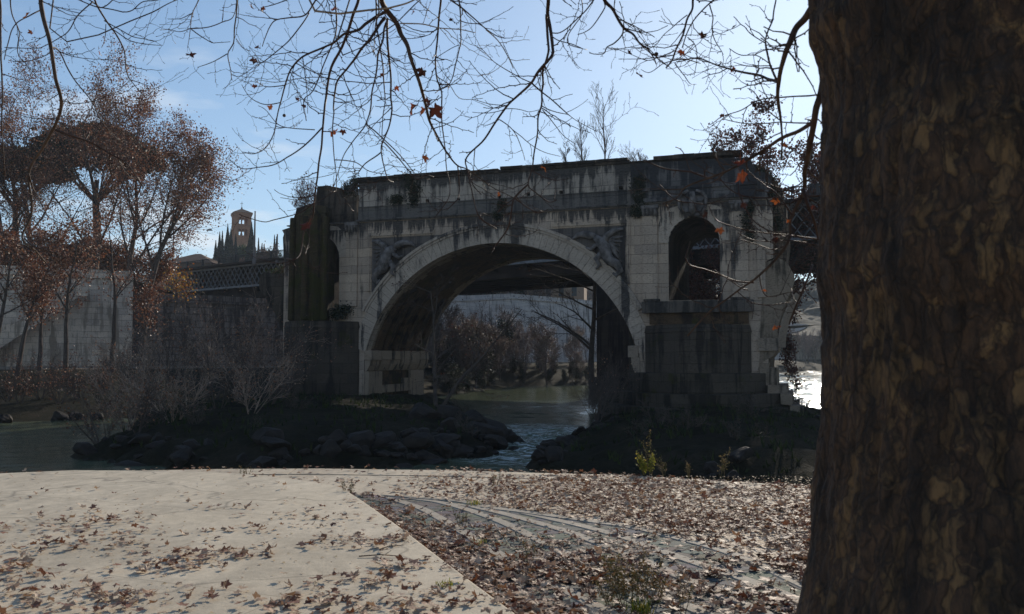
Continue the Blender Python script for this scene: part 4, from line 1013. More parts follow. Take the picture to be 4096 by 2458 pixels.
clump('ivy', 'broad ivy curtain between the spandrel panel and black parapet', [(bp(2560, 740), V3((.8, .3, 1.0))), (bp(2570, 800), V3((.7, .3, .9))), (bp(2550, 850), V3((.5, .3, .4)))], M['ivy'], 3, 2400, .14, 1)
clump('ivy', 'dark ivy climbing beside the small arch opening', [(bp(2985, 880), V3((.5, .3, .9))), (bp(2995, 930), V3((.45, .3, .9))), (bp(3000, 830), V3((.25, .2, .5)))], M['ivy'], 4, 1600, .13, 1)
clump('bush', 'dark red leaved spray filling the lower part of the small arch opening', [(at(x, y, 82), V3((.9, .8, .8))) for x, y in ((2780, 1120), (2820, 1150), (2860, 1130), (2790, 1180), (2850, 1190))], M['darkleaf'], 12, 700, .17, 1)
clump('bush', 'small dark bush wedged between broken parapet and coping', [(bp(1400, 755, 1.5), V3((.7, .5, .6))), (bp(1420, 735, 1.5), V3((.4, .4, .6)))], M['ivy'], 5, 1300, .15, 1)
clump('bush', 'green bush at the foot of the mossy buttress on the pier ledge', [(bp(1370, 1240, -.6), V3((.8, .5, .5))), (bp(1350, 1260, -1), V3((.6, .5, .4)))], M['ivy'], 6, 1500, .15, 1)
clump('bush', 'mossy dark greenery over the broken shoulder at the ruin end', [(bp(3060, 730, 1), V3((.9, .8, .8))), (bp(3090, 800, 1), V3((.6, .8, .9))), (bp(3020, 690, 1), V3((.6, .6, .4))), (bp(3110, 900, 1), V3((.4, .6, .8)))], M['ivy'], 7, 3000, .16, 1)
clump('hanging_creeper', 'creeper with dark red leaves hanging down the broken pier end', [(bp(x, y, 1.5), V3((.55, .5, .7))) for x, y in ((3170, 1130), (3190, 1190), (3165, 1260), (3130, 1330), (3160, 1390), (3150, 1440), (3170, 1490), (3190, 1540), (3140, 1370))], M['darkleaf'], 8, 2300, .16, 1)
shrub('twiggy_bush', Bw(-21.0, 1.0, 18.2), 3.3, 16, 'twiggy bush with small red leaves on the broken left shoulder', None, 131, (M['farb'], M['darkleaf']), 900, .14, r=.025)
shrub('twiggy_bush', Bw(-16.0, 1.0, 19.5), 1.8, 10, 'leafy twig bush on top of the left pier next to the parapet', None, 132, (M['farb'], M['ivy']), 700, .13, r=.02)
shrub('weeds', Bw(-25.0, 3.0, 12.2), 1.5, 18, 'green weeds growing on the flat top of the broken stub', None, 133, (M['farb'], M['green']), 900, .16, r=.02, cat='plant')
# ================================================================== boulders
rock_me = []
for k in range(6):
    rng = random.Random(200 + k); mb = MB()
    import bmesh
    bm = bmesh.new(); bmesh.ops.create_icosphere(bm, subdivisions=3, radius=1)
    cuts = [Vector((rng.gauss(0, 1), rng.gauss(0, 1), rng.gauss(0, 1))).normalized() for _ in range(14)]; cd = [rng.uniform(.5, .85) for _ in cuts]
    for v in bm.verts:
        for c, d in zip(cuts, cd):
            e_ = v.co.dot(c) - d
            if e_ > 0: v.co -= c * e_
        v.co += noise.noise_vector(v.co * 1.7 + Vector((k, 0, 0))) * .08 + noise.noise_vector(v.co * 5 + Vector((k, 0, 0))) * .035; v.co.z *= .72
    me = bpy.data.meshes.new('boulder'); bm.to_mesh(me); bm.free(); me.materials.append(M['rock']); rock_me.append(me)
rng = random.Random(77)
def boulder(x, y, s, label, group, z=None):
    o = bpy.data.objects.new('boulder', rng.choice(rock_me)); COL.objects.link(o)
    o.location = (x, y, (max(mound_z(x, y), -.2) if z is None else z) + s * .15); o.scale = (s * rng.uniform(.8, 1.3), s * rng.uniform(.7, 1.1), s * rng.uniform(.7, 1.1))
    o.rotation_euler = (rng.uniform(-.3, .3), rng.uniform(-.3, .3), rng.uniform(0, 6.3)); tag(o, label, 'boulder', group)
def rim(poly, i0, i1, n_, lab, grp, smin, smax, inset=(-.6, 3.0)):
    P = poly[i0:i1 + 1] if i1 > i0 else poly[i0:] + poly[:i1 + 1]
    cx = sum(p[0] for p in poly) / len(poly); cy = sum(p[1] for p in poly) / len(poly)
    for k in range(n_):
        q = alongline(P, rng.random() * (len(P) - 1)); d = Vector((cx - q.x, cy - q.y)).normalized() * rng.uniform(*inset)
        boulder(q.x + d.x, q.y + d.y, smin + (smax - smin) * rng.random() ** 2, lab, grp)
rim(MOUND_L, 0, 6, 150, 'dark wet boulder in the rubble edging the mound of the left pier', 'boulders round the left pier mound', .2, .85)
rim(MOUND_R, 0, 3, 46, 'dark wet boulder in the rubble edging the mound of the right pier', 'boulders round the right pier mound', .2, .8)
rim(MOUND_R, 8, 11, 30, 'dark wet boulder in the rubble edging the mound of the right pier', 'boulders round the right pier mound', .25, .75)
for x, y, s in ((-2.3, 53, 1.5), (-1.4, 50.5, 1.3), (-3.6, 51, 1.5), (-1.2, 48, 1.1), (-3.3, 47.5, 1.0), (-5.2, 50, 1.2), (-2.6, 56, 1.3)):
    boulder(x, y, s, 'big dark boulder in the heap at the tip of the left pier mound', 'big boulders at the mound tip')
boulder(.0, 52.5, .45, 'small dark rock breaking the water just off the boulder heap', None, -.1); boulder(2.9, 47.0, .5, 'lone rock in the rapids nearest the right mound', None, -.1)
boulder(2.1, 44.5, .55, 'low rock awash beside the quay edge channel', None, -.15)
for k in range(40):
    kk = rng.uniform(.9, 3.2); q = alongline(SH, kk); boulder(q.x + rng.uniform(-1, 1), q.y + rng.uniform(-.5, 2), rng.uniform(.3, .9), 'small boulder on the shaded shore below the pale wall', 'boulders along the far shore', .1)
# turf tufts on mounds (stuff)
mb = MB(); rng = random.Random(9)
for k in range(9000):
    P = MOUND_L if rng.random() < .45 else MOUND_R; x = rng.uniform(-26, 26); y = rng.uniform(34, 76)
    if sdist((x, y), P) < 1.0: continue
    if noise.noise(Vector((x * .3, y * .3, 7))) < -.05: continue
    z = mound_z(x, y); a = rng.uniform(0, 6.3); h = rng.uniform(.12, .5); w = .05
    for j in range(3):
        a += 2.1; c, s = cos(a), sin(a); mb.add([Vector((x - c * w, y - s * w, z - .03)), Vector((x + c * w, y + s * w, z - .03)), Vector((x + rng.uniform(-.2, .2), y + rng.uniform(-.2, .2), z + h))], [(0, 1, 2)])
M['turf'] = leafmat('turf', [(.022, .038, .006), (.035, .05, .008), (.015, .024, .006)], .8, .2)
tag(mb.build('grass', M['turf']), 'dark green turf and moss covering the mounds below the piers', 'grass', kind='stuff')
rng = random.Random(314)
for k in range(26):
    P_ = MOUND_R if k % 5 < 3 else MOUND_L
    while True:
        x = rng.uniform(-24, 24); y = rng.uniform(37, 72)
        if sdist((x, y), P_) > .8: break
    shrub('scrub', Vector((x, y, mound_z(x, y))), rng.uniform(.7, 1.7), 4, 'low dark twiggy scrub on the turf of the right mound' if k % 5 < 3 else 'low dark twiggy scrub on the turf of the left mound', 'scrub on the right mound' if k % 5 < 3 else 'scrub on the left mound', 700 + k, (M['treeb'], M['ivy']), 150, .09, r=.02)
# driftwood
for px, py, D, sd_, lb in ((2640, 1800, 46, 1, 'pale dead branch lying tangled on the turf mound by the quay'), (2740, 1850, 44, 2, 'grey driftwood stump with roots near the quay edge'), (3000, 1700, 58, 3, 'bleached branch caught below the pier steps')):
    x = (px - 2048) / FPX * D
    shrub('driftwood', Vector((x, D, mound_z(x, D))), 1.3, 3, lb, None, 300 + sd_, (M['treeb'], None), 0, spreadang=1.4, r=.06, cat='driftwood')

# ================================================================== campanile and cypresses
TD = 350; tcx = (958 - 2048) / FPX * TD
c = empty('bell_tower', (tcx, TD, 44), radians(28), 'square brick bell tower with arched openings, tiled pyramid roof and cross on the hill', 'tower')
w = 3.35
mb = MB()
def tz(py): return CAMZ + TD * (1430 - py) / FPX * 1.0 - 44
tw = MB()
zA, zB, zC, zD = tz(1010), tz(945), tz(905), tz(852)
# four walls with real openings
def twall(mb, rotk, w, z0, z1, opens):
    outer_ = [(-w, z0), (w, z0), (w, z1), (-w, z1)]; hs = []
    for cx_, zb, zt in opens:
        ww = .5; hs.append([(cx_ - ww, zb), (cx_ + ww, zb)] + [(cx_ + ww * cos(a * pi / 8), zt - ww + ww * sin(a * pi / 8)) for a in range(9)])
    t = MB(); t.prism(outer_, hs, -w, -w + .45)
    R = Matrix.Rotation(rotk * pi / 2, 3, 'Z'); 
    b = len(mb.v); mb.v += [R @ v for v in t.v]; mb.f += [[i + b for i in f] for f in t.f]; mb.m += t.m
op = [(x, z0, z0 + 3.0) for z0 in (tz(944), tz(897)) for x in (-1.35, 0, 1.35)]
op = [(x, tz(944), tz(944) + 2.6) for x in (-1.3, 0, 1.3)] + [(x, tz(898), tz(898) + 2.7) for x in (-1.3, 0, 1.3)]
for k in range(4): twall(mb, k, w - .002 * (k % 2), -2, zD, op)
for z, e_ in ((tz(906), .15), (tz(958), .12), (tz(862), .25), (tz(856), .45)):
    mb.box(-w - e_, w + e_, -w - e_, w + e_, z - .25, z + .1)
for k in range(4):
    R = Matrix.Rotation(k * pi / 2, 3, 'Z')
    for x in [i * .55 - w + .3 for i in range(12)]:
        for z in (tz(904), tz(860)):
            q = MB(); q.box(x, x + .25, -w - .2, -w, z, z + .4); b = len(mb.v); mb.v += [R @ v for v in q.v]; mb.f += [[i + b for i in f] for f in q.f]; mb.m += q.m
mb.build('tower_wall', M['tower'], c)
mb = MB(); a = w + .6; z0 = zD; mb.add([Vector((-a, -a, z0)), Vector((a, -a, z0)), Vector((a, a, z0)), Vector((-a, a, z0)), Vector((0, 0, z0 + 2.1))], [(0, 1, 4), (1, 2, 4), (2, 3, 4), (3, 0, 4), (3, 2, 1, 0)])
mb.tube([Vector((0, 0, z0 + 1.7)), Vector((0, 0, z0 + 2.5)), Vector((0, 0, z0 + 2.7))], [.35, .35, .05], 10); mb.build('roof', M['tile'], c)
mb = MB(); R = Matrix.Rotation(-radians(28), 3, 'Z'); mb.bar((0, 0, z0 + 2.6), (0, 0, z0 + 5.0), .16); q0 = R @ Vector((-.6, 0, z0 + 4.2)); q1 = R @ Vector((.6, 0, z0 + 4.2)); mb.bar(q0, q1, .14); mb.build('cross', M['pole'], c)
mb = MB(); mb.tube([Vector((0, 0, tz(944) + .6)), Vector((0, 0, tz(944) + 1.2)), Vector((0, 0, tz(944) + 1.8))], [.6, .4, .2], 12); mb.bar((-2.5, 0, tz(944) + 1.9), (2.5, 0, tz(944) + 1.9), .2); mb.build('bell', M['pole'], c)
cyps = [(856, 960, 16, 'short cypress at the outer end of the cypress row'), (871, 925, 17, 'narrow cypress second in the row before the tower'), (882, 922, 14, 'slim cypress tucked between two broader ones'), (903, 895, 24, 'tall leaning cypress left of the bell tower'), (916, 912, 24, 'cypress touching the tower corner'), (936, 934, 15, 'thin cypress standing before the tower shaft'),
        (999, 886, 30, 'broadest cypress, beside the tower corner'), (1028, 950, 11, 'small slim cypress by the steel pole'), (1042, 972, 10, 'low cypress right of the steel pole'), (1051, 974, 9, 'lowest thin cypress on the ridge'), (1092, 938, 11, 'slim cypress near the second pole'), (1100, 945, 11, 'twin slim cypress closest to the ruin')]
for i, (px, ty, wp, lb) in enumerate(cyps):
    D = 318 + (i % 3) * 4; x = (px - 2048) / FPX * D; zb = hill_z(x, D) - 1; zt = CAMZ + D * (1430 - ty) / FPX; h = zt - zb; w_ = wp / FPX * D * 1.35
    rng = random.Random(400 + i); r = empty('cypress', (x, D, zb), 0, lb, 'tree', 'cypresses on the hill'); mb = MB(); nn = int(900 + h * w_ * 45)
    for k in range(nn):
        f = rng.random() ** .9; rad = w_ * min(1, (1 - f) * 1.25) * min(1, .55 + f * 3) * (.8 + .25 * noise.noise(Vector((f * 9, i, 0)))); a = rng.uniform(0, 6.3); q = rad * sqrt(rng.uniform(.3, 1))
        leafq(mb, Vector((cos(a) * q, sin(a) * q, f * h)), .30 + .75 * min(1, (1 - f) * 1.6), rng)
    mb.build('crown', M['cyp'], r); mb = MB(); mb.tube([Vector((0, 0, -.5)), Vector((0, 0, h * .9))], [.3, .06], 6); mb.build('trunk', M['treeb'], r)
for px, ty, wp, lb in ((965, 985, 80, 'rounded green tree at the foot of the bell tower'), (1075, 1003, 40, 'round green treetop on the ridge near the ruin')):
    D = 335; c_ = at(px, ty + 22, D); 
    clump('round_tree', lb, [(c_ + V3((rng.uniform(-1, 1) * wp / 24, rng.uniform(-2, 2), rng.uniform(-2, 1))), V3((2.6, 2.6, 1.6))) for _ in range(6)], M['green'], 20 + int(px), 2600, .7, 1, cat='tree')
# house roofs on the street
def house(px0, px1, pyb, pya, D, lb, mat, hip=True):
    x0 = (px0 - 2048) / FPX * D; x1 = (px1 - 2048) / FPX * D; ze = CAMZ + D * (1430 - pyb) / FPX - 14.8; za = CAMZ + D * (1430 - pya) / FPX - 14.8
    r = empty('house', ((x0 + x1) / 2, D, 14.8), 0, lb, 'building'); w2 = (x1 - x0) / 2; mb = MB(); mb.box(-w2 + .5, w2 - .5, .5, 13.5, 0, ze - .01); mb.build('wall', mat, r)
    mb = MB(); mb.add([Vector((-w2, 0, ze)), Vector((w2, 0, ze)), Vector((w2, 14, ze)), Vector((-w2, 14, ze)), Vector((-w2 * .1, 7, za)), Vector((w2 * .1, 7, za))], [(0, 1, 5, 4), (1, 2, 5), (2, 3, 4, 5), (3, 0, 4), (3, 2, 1, 0)]); mb.build('roof', M['tile'], r)
    for k in range(3):
        mb = MB(); x = -w2 * .6 + k * w2 * .6; mb.box(x - .5, x + .5, .38, .49, ze * .3, ze * .75); mb.build('window', M['glass'], r)
house(625, 845, 1050, 998, 172, 'low building with a hipped tiled roof beyond the iron bridge end', M['house'])
house(-60, 420, 1010, 960, 190, 'long pale building half hidden behind the plane trunks', M['house'])
# far building seen through the arch
bd = 225; r = empty('apartment_building', (1, bd, 15), radians(-8), 'hazy ochre building with rows of dark windows seen through the arch', 'building')
mb = MB(); mb.box(0, 18, 0, 14, 0, 22); mb.build('wall', M['house'], r)
mb = MB(); mb.box(-.5, 18.5, -.5, 14.5, 22.003, 22.8); mb.build('cornice', M['farwall'], r)
for i in range(5):
    for j in range(5):
        mb = MB(); mb.box(1.2 + i * 3.4, 2.5 + i * 3.4, -.08, .1, 2 + j * 4, 4.3 + j * 4); mb.build('window', M['glass'], r)
# poles and lamps
def pole(px, pyt, pyb, D, r0, lb, arm=False):
    b = at(px, pyb, D); t = at(px, pyt, D); o = empty('steel_pole', b, 0, lb, 'pole'); mb = MB()
    mb.tube([Vector((0, 0, 0)), Vector((0, 0, (t.z - b.z) * .5)), Vector((0, 0, t.z - b.z))], [r0 * 1.2, r0, r0 * .7], 10); mb.tube([Vector((0, 0, t.z - b.z)), Vector((0, 0, t.z - b.z + .12))], [r0 * 1.1, r0 * .5], 10)
    mb.build('shaft', M['pole'], o); mb = MB(); mb.tube([Vector((0, 0, -.3)), Vector((0, 0, .6))], [r0 * 2, r0 * 1.7], 10); mb.build('base', M['pole'], o)
pole(1017, 848, 1050, 148, .16, 'tall grey steel pole on the iron bridge beside the bell tower'); pole(1108, 940, 1045, 146, .14, 'shorter steel pole on the iron bridge nearest the ruin'); pole(691, 900, 1075, 150, .12, 'steel pole half hidden in the leaning plane tree')
a_ = at(745, 923, 148); b_ = at(920, 893, 148); m_ = at(838, 921, 148)
o = empty('hanging_lamp', m_, 0, 'flat street lamp hanging on a wire between poles, against the sky', 'street lamp'); mb = MB(); mb.tube([Vector((-.55, 0, -.1)), Vector((-.2, 0, .02)), Vector((.2, 0, .02)), Vector((.55, 0, -.1))], [.05, .16, .16, .05], 8); mb.build('lamp_head', M['pole'], o)
mb = MB(); p0 = at(691, 923, 148) - m_; p1_ = at(1017, 872, 148) - m_; mb.tube([p0, Vector((0, 0, .15)), p1_], [.02, .02, .02], 4); mb.build('wire', M['pole'], o)
b = wallpt(318, 1172); b.y -= 2.2; h = wallpt(318, 1068).z - b.z
o = empty('street_lamp', b, 0, 'old iron street lamp with glass lantern on the stair landing of the wall', 'street lamp'); mb = MB(); mb.tube([Vector((0, 0, -.2)), Vector((0, 0, .5)), Vector((0, 0, h * .85))], [.14, .09, .06], 8); mb.build('post', M['rail'], o)
mb = MB(); mb.poly([(-.12, -.12), (.12, -.12), (.12, .12), (-.12, .12)], h * .85, h * .97, top=[(-.2, -.2), (.2, -.2), (.2, .2), (-.2, .2)]); mb.build('lantern', plain('milk_glass', (.7, .7, .68), .3), o)
mb = MB(); mb.poly([(-.24, -.24), (.24, -.24), (.24, .24), (-.24, .24)], h * .971, h * 1.03, top=[(-.05, -.05), (.05, -.05), (.05, .05), (-.05, .05)]); mb.build('lamp_cap', M['rail'], o)
# people
def person(loc, rz, lb, jacket, trousers, lean=0, arms=0):
    me = bpy.data.meshes.new('person'); V = [(0, 0, .95), (0, .0, 1.15), (0, 0, 1.38), (0, -.01, 1.5), (0, -.03, 1.62), (0, -.02, 1.72),
         (-.1, 0, .9), (-.11, -.01, .5), (-.11, .03, .09), (-.12, -.13, .04), (.1, 0, .9), (.12, -.02, .5), (.14, .02, .09), (.15, -.13, .04),
         (-.2, 0, 1.4), (-.26, -.04, 1.14), (-.2, -.24, 1.02), (-.17, -.32, 1.0), (.2, 0, 1.4), (.26, -.04, 1.14), (.2, -.24, 1.02), (.17, -.32, 1.0)]
    Ed = [(0, 1), (1, 2), (2, 3), (3, 4), (4, 5), (0, 6), (6, 7), (7, 8), (8, 9), (0, 10), (10, 11), (11, 12), (12, 13), (2, 14), (14, 15), (15, 16), (16, 17), (2, 18), (18, 19), (19, 20), (20, 21)]
    Rr = [.15, .15, .16, .06, .1, .09, .1, .075, .05, .045, .1, .075, .05, .045, .08, .055, .045, .04, .08, .055, .045, .04]
    me.from_pydata(V, Ed, []); o = bpy.data.objects.new('person', me); COL.objects.link(o); sk = o.modifiers.new('s', 'SKIN')
    for v, r in zip(me.skin_vertices[0].data, Rr): v.radius = (r, r * .8)
    me.skin_vertices[0].data[0].use_root = True; o.modifiers.new('u', 'SUBSURF').levels = 1
    o.modifiers['u'].render_levels = 1; m, t, p = newmat('clothing'); g = G(t); z = g.n('ShaderNodeSeparateXYZ', {0: g.n('ShaderNodeTexCoord').outputs['Object']}).outputs[2]
    t.links.new(g.ramp(g.math('DIVIDE', z, 1.8), [(0, (.02, .02, .02)), (.05, trousers), (.52, jacket), (.835, (.35, .2, .15)), (.93, (.03, .02, .015))], 'CONSTANT'), p.inputs['Base Color']); me.materials.append(m)
    o.location = loc; o.rotation_euler = (0, 0, rz); tag(o, lb, 'person')
def onib(px, y, z=22.05):
    x = ibl(px); R = Matrix.Rotation(iang, 3, 'Z'); return IB + R @ Vector((x, y, z))
person(onib(3192, .7), iang + pi + pi, 'person in dark clothes leaning on the iron bridge railing', (.03, .035, .05), (.02, .02, .03))
person(onib(3266, .7), iang, 'person in a dark coat on the iron bridge beside the big trunk', (.02, .02, .025), (.03, .03, .05))
p_ = wallpt(292, 1098); person(Vector((p_.x, p_.y + .9, 15.0)), .3, 'person in blue standing behind the parapet of the pale wall', (.03, .05, .12), (.03, .03, .05))

# ================================================================== FOREGROUND PLANE TREE
plane = empty('plane_tree', (1.95, 3.3, QZ), 0, 'huge close plane tree trunk with flaking bark and long bare hanging boughs', 'tree'); PO = Vector((1.95, 3.3, QZ))
sil = [(-700, 3300), (-300, 3262), (0, 3252), (81, 3274), (162, 3294), (260, 3302), (404, 3299), (428, 3291), (517, 3287), (560, 3276), (695, 3276), (808, 3270), (970, 3252), (1067, 3243), (1148, 3254), (1242, 3277), (1539, 3276), (1708, 3268), (1946, 3248), (1997, 3237), (2242, 3208), (2429, 3165), (2700, 3095), (3000, 3000)]
dist = sqrt(1.95 ** 2 + 3.3 ** 2); th = atan(1.95 / 3.3)
def trunk_r(z):
    py = 1430 - (z - CAMZ) * FPX / 3.15; py = max(-700, min(3000, py))
    for i in range(len(sil) - 1):
        if sil[i][0] <= py <= sil[i + 1][0]:
            px = lerp(sil[i][1], sil[i + 1][1], (py - sil[i][0]) / (sil[i + 1][0] - sil[i][0])); break
    return dist * sin(th - atan((px - 2048) / FPX))
mb = MB(); NA = 420; zs = []; z = QZ - .1
while z < 12: zs.append(z); z += .011 if z < 6.7 else .06
for z in zs:
    r0 = trunk_r(min(z, 6.6)) * (1 if z < 6.6 else max(.6, 1 - (z - 6.6) * .06)); flare = max(0, (3.75 - z)) * .35
    for i in range(NA):
        a = 2 * pi * i / NA
        p = Vector((cos(a) * 8.5, sin(a) * 8.5, z * 4.2)); wv = noise.noise_vector(p * .5) * .7
        v = noise.voronoi(Vector((p.x * 1.25, p.y * 1.25, p.z * .9)) + wv)[0]
        e_ = min(1.0, (v[1] - v[0]) * 3.2); pl_ = noise.cell(Vector((p.x, p.y, p.z)) * .6)
        dr = .007 * e_ + .014 * noise.fractal(Vector((p.x * 2, p.y * 2, p.z * .8)), .8, 2.0, 5) + .012 * noise.noise(Vector((p.x * 2.2, p.y * 2.2, p.z * .25))) + .034 * noise.noise(p * .22) + .016 * noise.noise(p * .7)
        r = r0 - .02 + dr + flare * (1 + .4 * noise.noise(Vector((cos(a) * 2, sin(a) * 2, 3))))
        mb.v.append(Vector((cos(a) * r, sin(a) * r, z - QZ)))
for j in range(len(zs) - 1):
    for i in range(NA):
        i2 = (i + 1) % NA; mb.f.append([j * NA + i, j * NA + i2, (j + 1) * NA + i2, (j + 1) * NA + i]); mb.m.append(0)
def bark_mat():
    m, t, p = newmat('plane_bark'); g = G(t); co = g.n('ShaderNodeTexCoord').outputs['Object']
    w_ = g.n('ShaderNodeVectorMath', {0: co, 1: g.n('ShaderNodeVectorMath', {0: g.n('ShaderNodeTexNoise', {'Vector': co, 'Scale': 7., 'Detail': 4.}).outputs[1], 1: (.15, .15, .26)}, operation='MULTIPLY').outputs[0]}, operation='ADD').outputs[0]
    mpd = g.map(w_, (1, 1, .30)); vo = g.n('ShaderNodeTexVoronoi', {'Vector': mpd, 'Scale': 24., 'Randomness': 1.}, feature='DISTANCE_TO_EDGE'); vc = g.n('ShaderNodeTexVoronoi', {'Vector': mpd, 'Scale': 24.})
    vb = g.n('ShaderNodeTexVoronoi', {'Vector': g.map(w_, (1, 1, .5)), 'Scale': 9.}, feature='DISTANCE_TO_EDGE')
    e_ = g.ramp(vo.outputs['Distance'], [(0, .45), (.16, 1)]); e_ = g.math('MULTIPLY', e_, g.ramp(vb.outputs['Distance'], [(0, .4), (.07, 1)]))
    n1 = g.noise(g.map(co, (1, 1, .35)), 26, 6, .75, .6); n2 = g.noise(g.map(co, (1, 1, .5)), 3.2, 5, .65); n3 = g.noise(g.map(co, (1, 1, .25)), 55, 4, .7)
    cell = g.n('ShaderNodeSeparateColor', {0: vc.outputs['Color']}).outputs[0]
    c = g.mix(g.ramp(n1, [(.35, 0), (.65, 1)]), (.042, .020, .009), (.098, .049, .023))
    n4 = g.noise(g.map(w_, (1, 1, .55)), 9, 5, .7, .8); tan_ = g.math('MAXIMUM', g.math('MULTIPLY', g.ramp(cell, [(.6, 0), (.8, .8)]), g.ramp(n2, [(.46, 0), (.56, 1)])), g.ramp(n4, [(.58, 0), (.66, .9)]))
    blk = g.ramp(g.noise(g.map(co, (1, 1, .4)), 4.2, 5, .7, .5), [(.36, .35), (.52, 1)])
    c = g.mix(g.math('MULTIPLY', tan_, .85), c, (.21, .115, .045)); gry = g.math('MULTIPLY', g.ramp(cell, [(.15, 1), (.35, 0)]), g.ramp(n2, [(.4, .5), (.5, 0)]))
    c = g.mix(gry, c, (.055, .040, .032)); c = g.mix(g.ramp(n3, [(.35, .55), (.5, 0)]), c, (.015, .010, .008)); c = g.mix(e_, (.010, .006, .004), c); c = g.mix(1, c, g.n('ShaderNodeCombineColor', {0: blk, 1: blk, 2: blk}).outputs[0], 'MULTIPLY')
    t.links.new(c, p.inputs['Base Color']); p.inputs['Roughness'].default_value = .9
    h = g.math('ADD', g.math('MULTIPLY', e_, 1.0), g.math('ADD', g.math('MULTIPLY', n1, .45), g.math('MULTIPLY', cell, .5))); t.links.new(g.bump(h, .7, .010), p.inputs['Normal']); return m
mb.build('trunk', bark_mat(), plane, smooth=True)
# main limb overhead from which the boughs hang
limbs = [[(1.9, 3.4, 10.2), (.8, 4.6, 11.0), (-1.2, 6.0, 11.4), (-3.2, 7.0, 11.5), (-5.5, 8.0, 11.3)], [(1.9, 3.5, 10.8), (2.2, 5.2, 11.2), (2.2, 7.0, 11.4)], [(-.8, 5.8, 11.35), (-.2, 7.0, 11.2), (.8, 7.8, 11.0)]]
for l in limbs:
    mb = MB(); P_ = [Vector(p) - PO for p in l]; mb.tube(P_, [.24 - .05 * i for i in range(len(P_))] if len(P_) > 3 else [.13, .09, .05], 12); mb.build('limb', M['bough'], plane, smooth=True)
LIMBP = [Vector(p) for l in limbs for p in l]
def curve(P, per=6):
    R = []
    for i in range(len(P) - 1):
        p0 = P[max(i - 1, 0)]; p1 = P[i]; p2 = P[i + 1]; p3 = P[min(i + 2, len(P) - 1)]
        for k in range(per):
            t_ = k / per; R.append(.5 * ((2 * p1) + (p2 - p0) * t_ + (2 * p0 - 5 * p1 + 4 * p2 - p3) * t_ * t_ + (3 * p1 - p0 - 3 * p2 + p3) * t_ ** 3))
    R.append(P[-1]); return R
